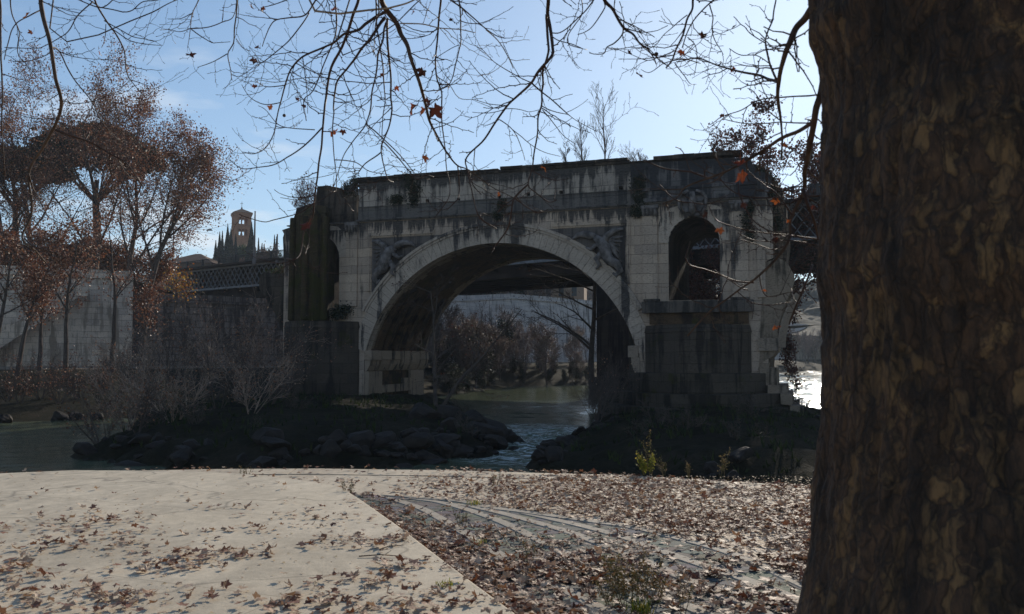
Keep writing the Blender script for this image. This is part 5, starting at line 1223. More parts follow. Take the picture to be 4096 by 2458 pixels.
# (points, depth start, depth end, width px start, width px end, twigs, top) ; top: 1 if it must be carried up to a limb
BR = [
 (1, [(3266, 12), (3250, 32), (3221, 73), (3185, 113), (3165, 162), (3145, 206), (3133, 255), (3120, 315), (3114, 380), (3116, 441), (3120, 497), (3126, 566), (3124, 640)], 3.9, 4.6, 30, 7, 16, 2),
 (1, [(3300, 250), (3296, 299), (3282, 380), (3262, 440), (3252, 501), (3238, 600), (3253 - 20, 640), (3218, 687), (3213, 757), (3166, 871), (3150, 970), (3039, 1102), (2949, 1168), (2836, 1250), (2750, 1345)], 4.4, 5.4, 30, 6, 26, 0),
 (0, [(3213, 757), (3227, 805), (3256, 880), (3275, 960)], 4.8, 5.0, 14, 8, 4, 0),
 (1, [(3252, 501), (3244, 497), (3185, 530), (3124, 554), (3056, 600), (2968, 654), (2930, 672), (2836, 715), (2742, 753), (2704, 790), (2647, 819)], 4.6, 5.6, 17, 4, 20, 0),
 (0, [(3116, 331), (3064, 313), (3023, 299), (2955, 285), (2918, 275), (2850, 255), (2781, 236), (2708, 245)], 4.4, 5.4, 11, 4, 14, 0),
 (0, [(3116, 335), (3080, 259), (3066, 202), (3062, 174), (3066, 146), (3088, 81), (3104, 0), (3110, -60)], 4.4, 5.0, 8, 5, 9, 0),
 (0, [(3062, 174), (2999, 133), (2970, 100), (2938, 69)], 4.8, 5.2, 4, 3, 3, 0),
 (0, [(3244, 497), (3128, 491), (3035, 495), (2979, 495), (2894, 473)], 4.6, 5.2, 5, 3, 7, 0),
 (0, [(3274, 382), (3149, 390), (3040, 400), (2967, 441), (2902, 465), (2839, 501)], 4.5, 5.3, 6, 3, 9, 0),
 (0, [(3116, 480), (3070, 440), (3025, 380), (2990, 350)], 4.5, 4.9, 5, 3, 4, 0),
 (0, [(3080, 259), (3030, 225), (2970, 220), (2915, 200)], 4.7, 5.0, 4, 3, 3, 0), (0, [(3085, 265), (2990, 262), (2935, 250)], 4.7, 5.0, 4, 2, 3, 0),
 (1, [(2771, -80), (2771, 0), (2771, 36), (2749, 77), (2732, 141), (2704, 194), (2689, 239), (2665, 270)], 5.2, 5.4, 9, 6, 8, 1),
 (0, [(2900, -40), (2854, 0), (2785, 69), (2751, 129), (2728, 194)], 5.3, 5.4, 6, 4, 6, 1),
 (0, [(2841, 20), (2852, 69), (2848, 117), (2862, 166), (2890, 218)], 5.3, 5.3, 5, 3, 5, 0),
 (0, [(2732, 143), (2780, 145), (2828, 145)], 5.3, 5.3, 3, 2, 2, 0), (0, [(2751, 150), (2780, 185), (2788, 240), (2775, 300)], 5.3, 5.3, 4, 2, 4, 0),
 (0, [(2689, 239), (2740, 238), (2800, 255)], 5.3, 5.3, 5, 3, 2, 0), (0, [(2700, 200), (2640, 225), (2590, 240), (2520, 215), (2470, 195)], 5.3, 5.5, 4, 2, 5, 0), (0, [(2685, 245), (2650, 255), (2600, 290), (2565, 278)], 5.4, 5.5, 4, 2, 2, 0), (0, [(2700, 250), (2740, 300), (2760, 330), (2785, 338)], 5.4, 5.5, 4, 2, 2, 0),
 (0, [(2750, 60), (2700, 100), (2660, 140), (2620, 185), (2560, 205)], 5.3, 5.5, 4, 2, 5, 0),
 (1, [(2194, -80), (2194, 0), (2189, 57), (2197, 111), (2211, 185), (2206, 226), (2150, 293), (2126, 330), (2073, 384), (2019, 438), (1938, 553), (1870, 630), (1874, 687), (1897, 809), (1924, 876), (1985, 916)], 6.2, 6.6, 15, 4, 24, 1),
 (0, [(2186, 66), (2184, 77), (2192, 162), (2194, 205), (2184, 249), (2172, 286), (2174, 337), (2167, 370), (2167, 424), (2153, 478), (2147, 559), (2130, 667), (2113, 741), (2147, 775), (2194, 809), (2225, 800)], 6.2, 6.7, 10, 4, 18, 0),
 (0, [(2113, 741), (2059, 795), (2045, 850), (2032, 910), (2000, 960), (1971, 1000)], 6.6, 6.8, 7, 5, 7, 0),
 (0, [(2059, 795), (2010, 830), (1990, 850)], 6.6, 6.6, 4, 3, 2, 0), (0, [(2059, 795), (2110, 830), (2150, 850), (2190, 838)], 6.6, 6.6, 4, 3, 3, 0),
 (0, [(2126, 330), (2167, 370), (2209, 401), (2251, 438), (2275, 461), (2312, 488), (2390, 530)], 6.5, 6.7, 6, 2, 7, 0), (0, [(2167, 424), (2200, 440), (2275, 461)], 6.5, 6.6, 4, 3, 1, 0),
 (0, [(2170, 440), (2200, 475), (2250, 540), (2300, 575)], 6.5, 6.6, 4, 2, 3, 0),
 (0, [(2019, 438), (2080, 440), (2120, 450), (2160, 440)], 6.5, 6.5, 3, 2, 2, 0), (0, [(1998, 480), (2050, 520), (2080, 580), (2100, 640)], 6.5, 6.5, 4, 2, 4, 0), (0, [(2050, 520), (2110, 570), (2180, 610), (2240, 630)], 6.5, 6.5, 3, 2, 3, 0), (0, [(1998, 480), (1950, 500), (1920, 495)], 6.5, 6.5, 3, 2, 1, 0),
 (0, [(2126, 330), (2070, 305), (1990, 255), (1930, 200), (1912, 190)], 6.5, 6.5, 4, 2, 5, 0), (0, [(2030, 425), (1960, 415), (1900, 400)], 6.5, 6.5, 3, 2, 2, 0), (0, [(2019, 440), (1960, 450), (1890, 448)], 6.5, 6.5, 3, 2, 2, 0),
 (1, [(2400, -60), (2419, 3), (2453, 40), (2492, 108), (2534, 135), (2561, 175), (2591, 195), (2605, 219), (2622, 259)], 5.6, 5.8, 14, 4, 8, 1),
 (0, [(2492, 108), (2487, 135), (2460, 172), (2430, 189), (2416, 216), (2376, 219), (2359, 211)], 5.7, 5.8, 6, 3, 4, 0), (0, [(2416, 7), (2413, 44), (2366, 115), (2312, 138)], 5.7, 5.7, 5, 3, 2, 0),
 (0, [(2376, 0), (2334, 54), (2285, 94), (2236, 130), (2197, 130)], 5.7, 6, 5, 4, 3, 1), (0, [(2325, -10), (2331, 25), (2328, 60), (2302, 98), (2274, 140), (2275, 175), (2330, 195), (2350, 200)], 5.7, 5.8, 4, 3, 5, 1), (0, [(2458, 0), (2459, 44), (2505, 95), (2571, 135)], 5.7, 5.7, 4, 2, 1, 1),
 (0, [(2205, 145), (2240, 165), (2290, 178), (2330, 195)], 6.1, 6, 4, 3, 3, 0),
 (1, [(1515, -80), (1522, 0), (1543, 40), (1583, 91), (1603, 135), (1630, 179), (1644, 229), (1664, 286), (1687, 361), (1704, 428), (1721, 492), (1739, 532), (1783, 606), (1830, 660), (1877, 681), (1951, 741), (2046, 788), (2133, 842)], 6.2, 6.8, 22, 3, 26, 1),
 (0, [(1532, 51), (1502, 71), (1468, 94), (1435, 121), (1377, 138), (1334, 168), (1300, 189), (1210, 229), (1170, 270), (1143, 337), (1116, 431), (1092, 539), (1062, 593), (1015, 617), (967, 610)], 6.2, 6.9, 12, 3, 24, 0),
 (0, [(1536, 71), (1516, 98), (1499, 131), (1468, 172), (1445, 202), (1418, 236), (1391, 270), (1351, 320), (1342, 371), (1337, 435), (1338, 458), (1331, 539), (1338, 640), (1345, 728), (1345, 768)], 6.2, 6.5, 12, 3, 20, 0),
 (0, [(1546, 77), (1549, 168), (1554, 236), (1563, 303), (1566, 387), (1570, 438), (1556, 500), (1533, 566), (1527, 606), (1547, 714), (1574, 728)], 6.2, 6.4, 9, 4, 16, 0),
 (0, [(1527, 606), (1466, 654), (1432, 694), (1390, 712)], 6.4, 6.4, 5, 3, 4, 0), (0, [(1533, 566), (1594, 633), (1661, 714), (1700, 700), (1735, 710)], 6.4, 6.4, 5, 3, 4, 0),
 (1, [(1440, -80), (1435, 0), (1411, 61), (1391, 118), (1371, 182), (1337, 246), (1317, 303), (1307, 387), (1297, 431), (1291, 512), (1284, 606), (1270, 707), (1257, 809), (1247, 876), (1217, 923), (1203, 1000), (1190, 1028), (1174, 1040), (1145, 1036)], 6.6, 6.9, 12, 4, 26, 1),
 (0, [(1510, -60), (1516, 34), (1505, 94), (1500, 150), (1495, 219)], 6.0, 6.0, 6, 3, 5, 1), (0, [(1502, 0), (1505, 84), (1519, 185), (1529, 269), (1536, 354), (1541, 404), (1529, 472), (1527, 540), (1530, 600)], 6.0, 6.2, 6, 3, 12, 1),
 (0, [(1546, 90), (1536, 118), (1532, 168), (1512, 219), (1505, 286), (1492, 354), (1482, 431), (1462, 500), (1439, 532), (1399, 580), (1372, 633), (1345, 714), (1325, 765)], 6.1, 6.3, 8, 3, 16, 0),
 (0, [(1462, 498), (1520, 546), (1587, 606), (1641, 674), (1655, 690)], 6.3, 6.3, 5, 3, 5, 0),
 (1, [(1765, -80), (1763, 0), (1758, 84), (1751, 145), (1745, 209), (1741, 256), (1748, 320), (1768, 371), (1768, 424), (1767, 500), (1776, 573), (1783, 606), (1785, 680), (1797, 740), (1792, 800), (1740, 870)], 6.5, 6.8, 8, 3, 16, 1),
 (0, [(1836, -50), (1836, 0), (1842, 84), (1844, 162), (1836, 216), (1819, 270), (1809, 313), (1795, 340), (1765, 357), (1740, 375)], 6.6, 6.6, 6, 3, 10, 1), (0, [(1836, 185), (1800, 200), (1751, 229), (1710, 262)], 6.6, 6.6, 3, 2, 2, 0), (0, [(1750, 310), (1800, 345), (1830, 385), (1860, 397), (1930, 395)], 6.6, 6.6, 3, 2, 3, 0),
 (0, [(1799, 0), (1852, 37), (1900, 77), (1944, 115), (1992, 148), (2022, 158)], 6.4, 6.4, 6, 3, 7, 1), (0, [(1944, 120), (1992, 162), (2032, 229), (2052, 276)], 6.4, 6.4, 4, 3, 5, 0), (0, [(1600, 95), (1690, 100), (1760, 112), (1850, 120), (1900, 128)], 6.3, 6.4, 5, 3, 6, 0),
 (0, [(1552, 35), (1620, 15), (1690, -20)], 6.2, 6.2, 7, 5, 3, 1), (0, [(1583, 95), (1640, 40), (1690, -10)], 6.2, 6.2, 4, 4, 3, 1),
 (1, [(165, -80), (162, 0), (179, 101), (202, 189), (222, 317), (249, 418), (222, 499), (168, 593), (115, 694), (128, 842), (91, 943), (121, 990), (142, 1006), (184, 1052)], 6.8, 7.2, 17, 6, 14, 1),
 (0, [(100, 955), (150, 995), (234, 1017)], 7.2, 7.1, 7, 5, 1, 0), (0, [(222, 519), (290, 545), (364, 573), (472, 633), (512, 660), (573, 748)], 7.0, 7.2, 9, 4, 9, 0),
 (0, [(202, 189), (236, 209), (283, 296), (364, 404), (404, 485), (470, 560)], 7, 7.2, 6, 3, 5, 0), (0, [(-5, -60), (3, 67), (7, 270), (10, 400), (5, 540), (20, 700)], 6.8, 7, 8, 4, 8, 1),
 (0, [(168, 40), (120, 65), (67, 94), (34, 162), (20, 240)], 6.9, 6.9, 5, 3, 4, 0), (0, [(40, -40), (50, 60), (75, 130), (70, 210), (110, 260)], 6.9, 7, 5, 3, 5, 1), (0, [(115, 694), (135, 760), (170, 830), (195, 870)], 7.1, 7.1, 6, 3, 3, 0),
 (0, [(168, 195), (100, 195), (20, 190)], 6.9, 6.9, 3, 3, 2, 0),
 (1, [(377, -60), (377, 0), (418, 74), (472, 155), (499, 209), (505, 283), (532, 337), (580, 388)], 6.6, 6.8, 8, 3, 10, 1), (0, [(418, 85), (512, 141), (560, 155), (627, 165)], 6.7, 6.7, 4, 2, 4, 0), (0, [(450, 120), (520, 165), (600, 178), (650, 180)], 6.7, 6.7, 4, 2, 3, 0), (0, [(372, 7), (310, 67), (263, 135), (162, 195)], 6.7, 6.7, 5, 3, 5, 0), (0, [(526, 325), (560, 335), (606, 347)], 6.7, 6.7, 3, 2, 1, 0), (0, [(424, 100), (420, 150), (405, 190)], 6.7, 6.7, 3, 2, 2, 0),
 (0, [(240, -30), (370, 25), (420, 25), (470, -20)], 6.7, 6.7, 4, 4, 4, 1), (0, [(490, 50), (530, 40), (575, 8), (640, 0), (700, -40)], 6.7, 6.7, 4, 3, 4, 1), (0, [(610, 48), (660, 25), (710, 0)], 6.7, 6.7, 4, 3, 2, 1),
 (0, [(800, -40), (795, 0), (768, 54), (761, 115), (751, 195)], 6.4, 6.4, 5, 2, 4, 1), (0, [(761, 115), (830, 108), (890, 90), (930, 74), (943, 20)], 6.4, 6.4, 4, 3, 3, 0), (0, [(765, 118), (842, 168), (870, 170), (923, 168)], 6.4, 6.4, 4, 2, 2, 0), (0, [(761, 115), (720, 125), (680, 120), (640, 120)], 6.4, 6.4, 3, 2, 2, 0), (0, [(768, 54), (720, 75), (672, 75)], 6.4, 6.4, 3, 2, 2, 0),
 (1, [(947, -60), (947, 0), (943, 101), (937, 168), (913, 216), (923, 283), (930, 323)], 6.4, 6.5, 6, 3, 8, 1), (0, [(910, 216), (850, 250), (788, 270)], 6.5, 6.5, 4, 2, 3, 0), (0, [(945, 155), (970, 190), (1000, 205)], 6.5, 6.5, 3, 2, 1, 0),
 (0, [(1290, -40), (1264, 0), (1223, 61), (1156, 74), (1095, 88), (1062, 148), (1048, 185)], 6.4, 6.5, 7, 3, 9, 1), (0, [(1235, 55), (1170, 148), (1102, 209), (1048, 249), (1030, 235)], 6.5, 6.5, 5, 3, 6, 0), (0, [(1160, 0), (1100, 20), (1050, 32)], 6.5, 6.5, 4, 3, 3, 1),
 (0, [(1345, -40), (1338, 0), (1345, 101), (1331, 168), (1291, 270), (1250, 364), (1217, 404), (1223, 485)], 6.5, 6.6, 7, 3, 14, 1), (0, [(1291, 512), (1223, 580), (1156, 627), (1089, 660), (974, 674), (917, 640)], 6.7, 6.8, 6, 3, 8, 0), (0, [(1257, 520), (1180, 515), (1110, 500), (1060, 440), (1035, 425)], 6.6, 6.7, 4, 2, 5, 0), (0, [(1140, 340), (1080, 350), (1050, 345), (1020, 320)], 6.6, 6.6, 4, 2, 4, 0),
 (0, [(1120, 410), (1060, 420), (1000, 390), (967, 340)], 6.6, 6.6, 4, 2, 3, 0), (0, [(1262, 770), (1190, 800), (1120, 790)], 6.8, 6.8, 3, 2, 2, 0), (0, [(1345, 320), (1290, 310), (1230, 270), (1150, 215)], 6.5, 6.5, 4, 2, 4, 0), (0, [(1560, 330), (1480, 335), (1380, 325), (1250, 310), (1100, 330), (1020, 315)], 6.3, 6.5, 4, 2, 7, 0),
 (0, [(1257, 809), (1200, 850), (1100, 880), (1048, 888), (960, 860)], 6.8, 6.8, 4, 3, 3, 0), (0, [(1338, 640), (1420, 650), (1480, 690), (1560, 700)], 6.4, 6.4, 4, 2, 3, 0),
 (1, [(2647, 500), (2560, 640), (2600, 654), (2671, 677), (2765, 687), (2836, 715)][1:], 5.4, 5.4, 3, 7, 4, 0), (0, [(2700, 590), (2732, 607), (2760, 677), (2790, 690)], 5.4, 5.4, 3, 4, 1, 0),
 (0, [(3290, 960), (3256, 953), (3119, 941), (3001, 923), (2907, 899), (2864, 875), (2836, 833)], 4.9, 5.3, 6, 3, 6, 0), (0, [(3280, 980), (3251, 975), (3160, 965), (3060, 968), (2987, 951), (2955, 930)], 4.9, 5.2, 5, 3, 6, 0),
 (0, [(3015, 1130), (2940, 1125), (2883, 1102), (2817, 1078), (2760, 1064), (2737, 1031)], 5.3, 5.3, 7, 5, 4, 0), (0, [(2990, 1160), (2960, 1150), (2900, 1110), (2860, 1080)], 5.3, 5.3, 5, 3, 2, 0), (0, [(3250, 1060), (3237, 1097), (3208, 1163), (3180, 1234), (3160, 1300)], 5.0, 5.1, 8, 6, 4, 0),
 (0, [(3170, 860), (3100, 770), (3060, 740), (3000, 690), (2960, 600)], 5, 5.3, 6, 3, 6, 0), (0, [(3213, 757), (3150, 760), (3080, 740), (3040, 725), (2990, 680)], 5, 5.3, 5, 3, 5, 0), (0, [(3150, 970), (3200, 900), (3240, 850), (3280, 800)], 5, 5, 5, 4, 4, 0), (0, [(2960, 690), (2955, 760), (2975, 820), (3010, 880), (3080, 925), (3150, 935)], 5.3, 5.1, 5, 4, 4, 0),
 (0, [(3150, 980), (3090, 1000), (3030, 980), (2960, 955)], 5.1, 5.2, 5, 3, 4, 0), (0, [(3039, 1102), (3060, 1180), (3140, 1170), (3180, 1165)], 5.2, 5.2, 4, 3, 3, 0), (0, [(2949, 1168), (3010, 1210), (3090, 1220), (3160, 1210)], 5.2, 5.2, 4, 3, 4, 0), (0, [(2640, 740), (2690, 790), (2730, 810), (2810, 820)], 5.5, 5.4, 4, 4, 3, 0), (0, [(2870, 700), (2920, 760), (2990, 790), (3100, 790), (3200, 775)], 5.3, 5.0, 4, 4, 6, 0),
 (0, [(1830, 660), (1835, 760), (1830, 800), (1790, 840)], 6.7, 6.7, 5, 3, 3, 0), (0, [(1877, 681), (1890, 740), (1925, 780)], 6.7, 6.7, 5, 3, 4, 0),
]
rng = random.Random(21)
def twig(mb, p, d, ln, r, lv=0):
    n_ = max(3, int(ln / .042)); pts = [p]; rs = [r]; dd = d.normalized(); zig = 1
    perp = Vector((rng.gauss(0, 1), rng.gauss(0, .6), rng.gauss(0, 1))); perp = (perp - dd * perp.dot(dd)).normalized()
    curl = rng.uniform(-.02, .16)
    for i in range(n_):
        zig = -zig; dd = (dd + perp * zig * .30 + Vector((rng.gauss(0, .05), rng.gauss(0, .05), rng.gauss(0, .05) + curl))).normalized()
        pts.append(pts[-1] + dd * (ln / n_)); rs.append(max(r * (1 - .55 * (i + 1) / n_), .00125))
        if i < n_ - 1 and rng.random() < .5:  # bud
            b = pts[-1]; q = (dd * .6 + perp * zig + Vector((0, 0, .2))).normalized() * .013; mb.tube([b, b + q * .6, b + q], [rs[-1] * 1.1, rs[-1] * 1.3, .0006], 4, cap=False)
        if lv < 1 and i > 0 and rng.random() < .22:
            twig(mb, pts[-1], dd * .7 + perp * zig * .8 + Vector((0, 0, -.1)), ln * rng.uniform(.25, .5), rs[-1] * .75, lv + 1)
    rs[-1] *= 1.5; mb.tube(pts, rs, 4, cap=True)
for bi, (big, pts, d0, d1, w0, w1, tw, top) in enumerate(BR):
    n_ = len(pts); P_ = []
    for i, (x, y) in enumerate(pts):
        k = i / (n_ - 1); P_.append(at(x, y, lerp(d0, d1, k) + (.12 * sin(bi * 1.7 + i * .8) if 0 < i < n_ - 1 else 0)))
    Cc = curve(P_, 6); m_ = len(Cc)
    Cc = [c + Vector(noise.noise_vector(c * 5.0)) * .010 for c in Cc]
    rad = [max(lerp(w0, w1, min(1, (i / m_) * 1.15)), 2.0) / 2 / FPX * c.y * 1.12 for i, c in enumerate(Cc)]
    if top == 1:   # carry it up to the nearest overhead limb
        L0 = min(LIMBP, key=lambda q: (q - Cc[0]).length); up = (Cc[0] - Cc[3]).normalized(); mid = Cc[0] + up * .9 + Vector((0, 0, .3))
        pre = curve([L0, (L0 + mid) / 2 + Vector((0, .2, .1)), mid, Cc[0]], 4)[:-1]; Cc = pre + Cc; rad = [rad[0] * (1.8 - .8 * i / len(pre)) for i in range(len(pre))] + rad
    if top == 2:
        pre = curve([Vector((1.9, 3.35, 7.5)), Vector((1.65, 3.55, 7.05)), Cc[0]], 4)[:-1]; Cc = pre + Cc; rad = [.05, .045, .04, .036, .032, .03, .028, .024][:len(pre)] + rad
    mb = MB(); pale = (Cc[len(Cc) // 2 + len(Cc) // 4].z < at(2048, 700 if Cc[0].x > -3 else 520, Cc[0].y).z)
    mb.tube(Cc, [r_ * (1 + .18 * max(0, noise.noise(c * 9))) for r_, c in zip(rad, Cc)], 7)
    for k in range(int(tw * .85)):
        i = rng.randrange(len(Cc) // 6 if top != 1 else 8, len(Cc) - 1); d = (Cc[min(i + 1, len(Cc) - 1)] - Cc[i]).normalized()
        sd_ = Vector((rng.gauss(0, 1), rng.gauss(0, .7), rng.gauss(0, .6) - .1)); sd_ = (sd_ - d * sd_.dot(d)).normalized(); out = d * rng.uniform(.35, .9) + sd_
        twig(mb, Cc[i], out, rng.uniform(.08, .48) * (Cc[i].y / 6.3), min(rad[i] * .5, .0036) + .0009)
    for i in range(4, len(Cc), 5):
        if rng.random() < .5:
            sd_ = Vector((rng.gauss(0, 1), rng.gauss(0, 1), rng.gauss(0, 1))).normalized() * (rad[i] * 1.3 + .006); mb.tube([Cc[i], Cc[i] + sd_], [rad[i] * .8 + .001, .0012], 4, cap=False)
    for v in range(len(mb.v)): mb.v[v] = mb.v[v] - PO
    mat = M['barkp'] if bi in (61, 62, 60) else (M['bough'] if w0 > 16 else M['bark'])
    mb.build('bough' if big else 'branch', mat, plane, smooth=True)
# leaf shapes
def leaf_outline(rng):
    pts = []; lobes = 5
    for i in range(lobes):
        a = radians(-128 + i * 64); L_ = (.62, .88, 1.0, .88, .62)[i] * rng.uniform(.85, 1.1)
        pts.append((a - .31, L_ * .70)); pts.append((a - .17, L_ * .78)); pts.append((a, L_)); pts.append((a + .16, L_ * .80)); pts.append((a + .30, L_ * .68))
        if i < lobes - 1: pts.append((a + .56, .50 * rng.uniform(.85, 1.2)))
    pts.append((pi, .12)); return pts
def leaf_geo(rng, curl):
    """returns verts, faces of a five-lobed leaf, unit size, in xy plane with curl"""
    out = leaf_outline(rng); vs = [Vector((0, 0, 0))]; n = len(out)
    ax = rng.uniform(0, 6.3); k1 = curl * rng.uniform(.5, 1.3); k2 = curl * rng.uniform(-.4, .9)
    for ring in (.5, 1):
        for a, r in out:
            x = sin(a) * r * ring; y = cos(a) * r * ring; u = x * cos(ax) + y * sin(ax); w_ = -x * sin(ax) + y * cos(ax)
            z = k1 * u * u + k2 * w_ * abs(w_) + noise.noise(Vector((x * 2.3 + ax, y * 2.3, ax))) * .28 * curl
            vs.append(Vector((x * (1 - .12 * abs(z)), y * (1 - .12 * abs(z)), z)))
    fs = [(0, 1 + i, 1 + (i + 1) % n) for i in range(n)] + [(1 + i, 1 + n + i, 1 + n + (i + 1) % n, 1 + (i + 1) % n) for i in range(n)]
    b = len(vs); p0 = Vector((0, 0, 0)); vs += [Vector((.015, 0, .01)), Vector((-.015, 0, .01)), Vector((-.02, -.75, .12)), Vector((.02, -.75, .12))]; fs.append((b, b + 1, b + 2, b + 3))
    return vs, fs
LV = [leaf_geo(random.Random(500 + i), (.15, .28, .45, .8)[i % 4]) for i in range(12)]
hl = [(112, 60, 50), (125, 130, 25), (400, 210, 25), (760, 218, 45), (1010, 33, 30), (1050, 35, 30), (1330, 42, 35), (1017, 240, 36), (1034, 192, 26), (1020, 345, 26), (1082, 427, 32), (1190, 395, 20), (1217, 423, 24), (1333, 530, 36), (1372, 525, 30), (1658, 432, 62), (1694, 440, 60), (1738, 437, 74), (1715, 405, 52), (1690, 285, 50), (1655, 50, 25), (1585, 350, 28), (1698, 628, 40), (2177, 672, 42), (2560, 305, 46), (2520, 212, 26), (2728, 208, 34), (2808, 145, 42), (2940, 105, 32), (2930, 277, 30), (2888, 460, 28), (3140, 580, 36), (2960, 650, 62), (2965, 700, 66), (2820, 857, 32), (2878, 920, 42), (2975, 820, 34), (3102, 800, 42), (3105, 955, 34), (3250, 830, 35), (3157, 880, 28), (1230, 900, 58), (1997, 775, 26), (1530, 300, 20), (1802, 78, 22), (3105, 1310, 32), (3055, 1160, 22), (3245, 500, 34), (1187, 395, 20)]
for px, py, s in hl:
    D = 5.0 if px > 2600 else 6.4; c = at(px, py, D); sc_ = s / FPX * D * .66; vs, fs = LV[rng.choice((2, 3, 6, 7, 10, 11))]
    R = Euler((radians(90) + rng.gauss(0, .5), rng.gauss(0, .4), rng.uniform(-1.1, 1.1))).to_matrix() @ Matrix.Rotation(pi + rng.gauss(0, .5), 3, 'Z')
    mb = MB(); mb.add([R @ (v * sc_) + c - PO for v in vs], fs)
    st = c - PO + R @ (Vector((0, -.7, .1)) * sc_); mb.tube([st, st + Vector((0, 0, .03))], [.0011, .0011], 3); mb.build('leaf', M['hang'], plane)
# seed balls
for px, py in ((1137, 463), (3018, 421), (2625, 218)):
    D = 5.0 if px > 2600 else 6.4; c = at(px, py, D); mb = MB(); n_ = 8
    for j in range(9): pass
    mb.tube([c - PO + Vector((0, 0, -.013 * cos(k * pi / 8))) for k in range(9)], [max(.0005, .013 * sin(k * pi / 8)) for k in range(9)], 10); mb.tube([c - PO, c - PO + Vector((0, 0, .1))], [.0008, .0008], 3); mb.build('seed_ball', M['bark'], plane)

# ================================================================== fallen leaves
def inside(p, poly): return sdist(p, poly) > 0
E0 = sl[9]; E1 = sl[-1]
def slabd(x, y): return sdist((x, y), SLAB)
def dens(x, y):
    n1 = noise.noise(Vector((x * .9, y * 1.6, 3))); n2 = noise.noise(Vector((x * 2.7, y * 3.5, 8)))
    d = slabd(x, y)
    if d > 0:
        base = 26 * max(0, min(1, (9.6 - y) / 2.8)) + 1.2
        return base * max(.03, .35 + n1 * 1.3 + n2 * .7)
    if sdist((x, y), COB) > 0:
        pile = 190 * exp(-(-d) / .22); f = 70 * max(.06, .52 + n1 * 1.1 + n2 * .8) * min(1, max(.12, (9.3 - y) / 2.0))
        return pile * (.3 if y > 9 else 1) + f
    b = 14 if x < -1.5 else lerp(14, 140, min(1, (x + 1.5) / 2.6))
    if y > 11: b *= .8
    return b * max(.12, .72 + n1 * .75 + n2 * .45)
rng = random.Random(33); items = []
while len(items) < 15000:
    y = rng.uniform(4.6, 12.4); x = rng.uniform(-.66 * y, .42 * y + .1)
    if rng.random() * 240 > dens(x, y): 
        continue
    # stay on the quay
    ex = None
    for i in range(len(edge) - 1):
        if edge[i].x <= x <= edge[i + 1].x: ex = lerp(edge[i].y, edge[i + 1].y, (x - edge[i].x) / (edge[i + 1].x - edge[i].x)); break
    if ex is None or y > ex - .05: continue
    if rng.random() < .5:
        near = False
        for S_ in STR:
            for (ax, ay), (bx, by) in zip(S_, S_[1:]):
                ux, uy = bx - ax, by - ay; kk = max(0, min(1, ((x - ax) * ux + (y - ay) * uy) / (ux * ux + uy * uy)))
                if (x - ax - ux * kk) ** 2 + (y - ay - uy * kk) ** 2 < .0045: near = True
        if near: continue
    items.append((x, y))
def groundz(x, y):
    if slabd(x, y) > 0: return QZ + .076
    return QZ + (.006 if sdist((x, y), COB) > 0 else .001) + (.03 if y > 11.6 else 0)
items.sort(key=lambda p: p[1] if abs(p[0]) < .62 * p[1] else p[1] + 3)
lm = []
for i, (vs, fs) in enumerate(LV):
    me = bpy.data.meshes.new('fallen_leaf'); me.from_pydata([tuple(v) for v in vs], [], fs); me.materials.append(M['litter']); lm.append(me)
mb = MB()
for k, (x, y) in enumerate(items):
    s = rng.uniform(.022, .05) * (1.0 if rng.random() < .8 else 1.4) * (1.18 if y < 7 else 1); z = groundz(x, y) + rng.uniform(.004, .02) + (rng.random() ** 3) * .03
    tilt = rng.gauss(0, .15) if rng.random() < .9 else rng.gauss(0, .7); R = Euler((tilt, rng.gauss(0, .17), rng.uniform(0, 6.3)))
    i = rng.randrange(12); fl = rng.random() < .4
    if k < 300:
        o = bpy.data.objects.new('fallen_leaf', lm[i]); COL.objects.link(o); o.location = (x, y, z + s * .12); o.rotation_euler = R; o.scale = (s, s, -s if fl else s)
        d_ = slabd(x, y) > 0
        tag(o, 'dry plane leaf lying on the pale concrete close to the viewer' if d_ else 'dry plane leaf lying among others on the cobbles close to the viewer', 'leaf', 'fallen leaves on the near concrete' if d_ else 'fallen leaves on the near cobbles')
    else:
        Rm = R.to_matrix(); q = Vector((x, y, z + s * .12)); vs, fs = LV[i]; mb.add([Rm @ Vector((v.x * s, v.y * s, (-v.z if fl else v.z) * s)) + q for v in vs], fs)
tag(mb.build('leaf_litter', M['litter']), 'carpet of dry brown plane leaves strewn over the quay paving', 'leaves', kind='stuff')
mb = MB(); n_ = 0
while n_ < 9000:
    y = rng.uniform(4.6, 11.6); x = rng.uniform(-.66 * y, .42 * y)
    dd_ = dens(x, y) + (10 * max(0, noise.noise(Vector((x * 1.5, y * 2, 21))) + .25) if slabd(x, y) > 0 else 0)
    if rng.random() * 90 > dd_ + 2: continue
    n_ += 1; s = rng.uniform(.006, .02); z = groundz(x, y) + .004; a = rng.uniform(0, 6.3)
    mb.add([Vector((x + cos(a) * s, y + sin(a) * s, z)), Vector((x + cos(a + 2) * s, y + sin(a + 2) * s, z + rng.uniform(0, .008))), Vector((x + cos(a + 4) * s * .8, y + sin(a + 4) * s * .8, z + rng.uniform(0, .008)))], [(0, 1, 2)])
tag(mb.build('leaf_debris', M['crumb']), 'tan crumbs and broken leaf bits scattered over the quay', 'leaves', kind='stuff')
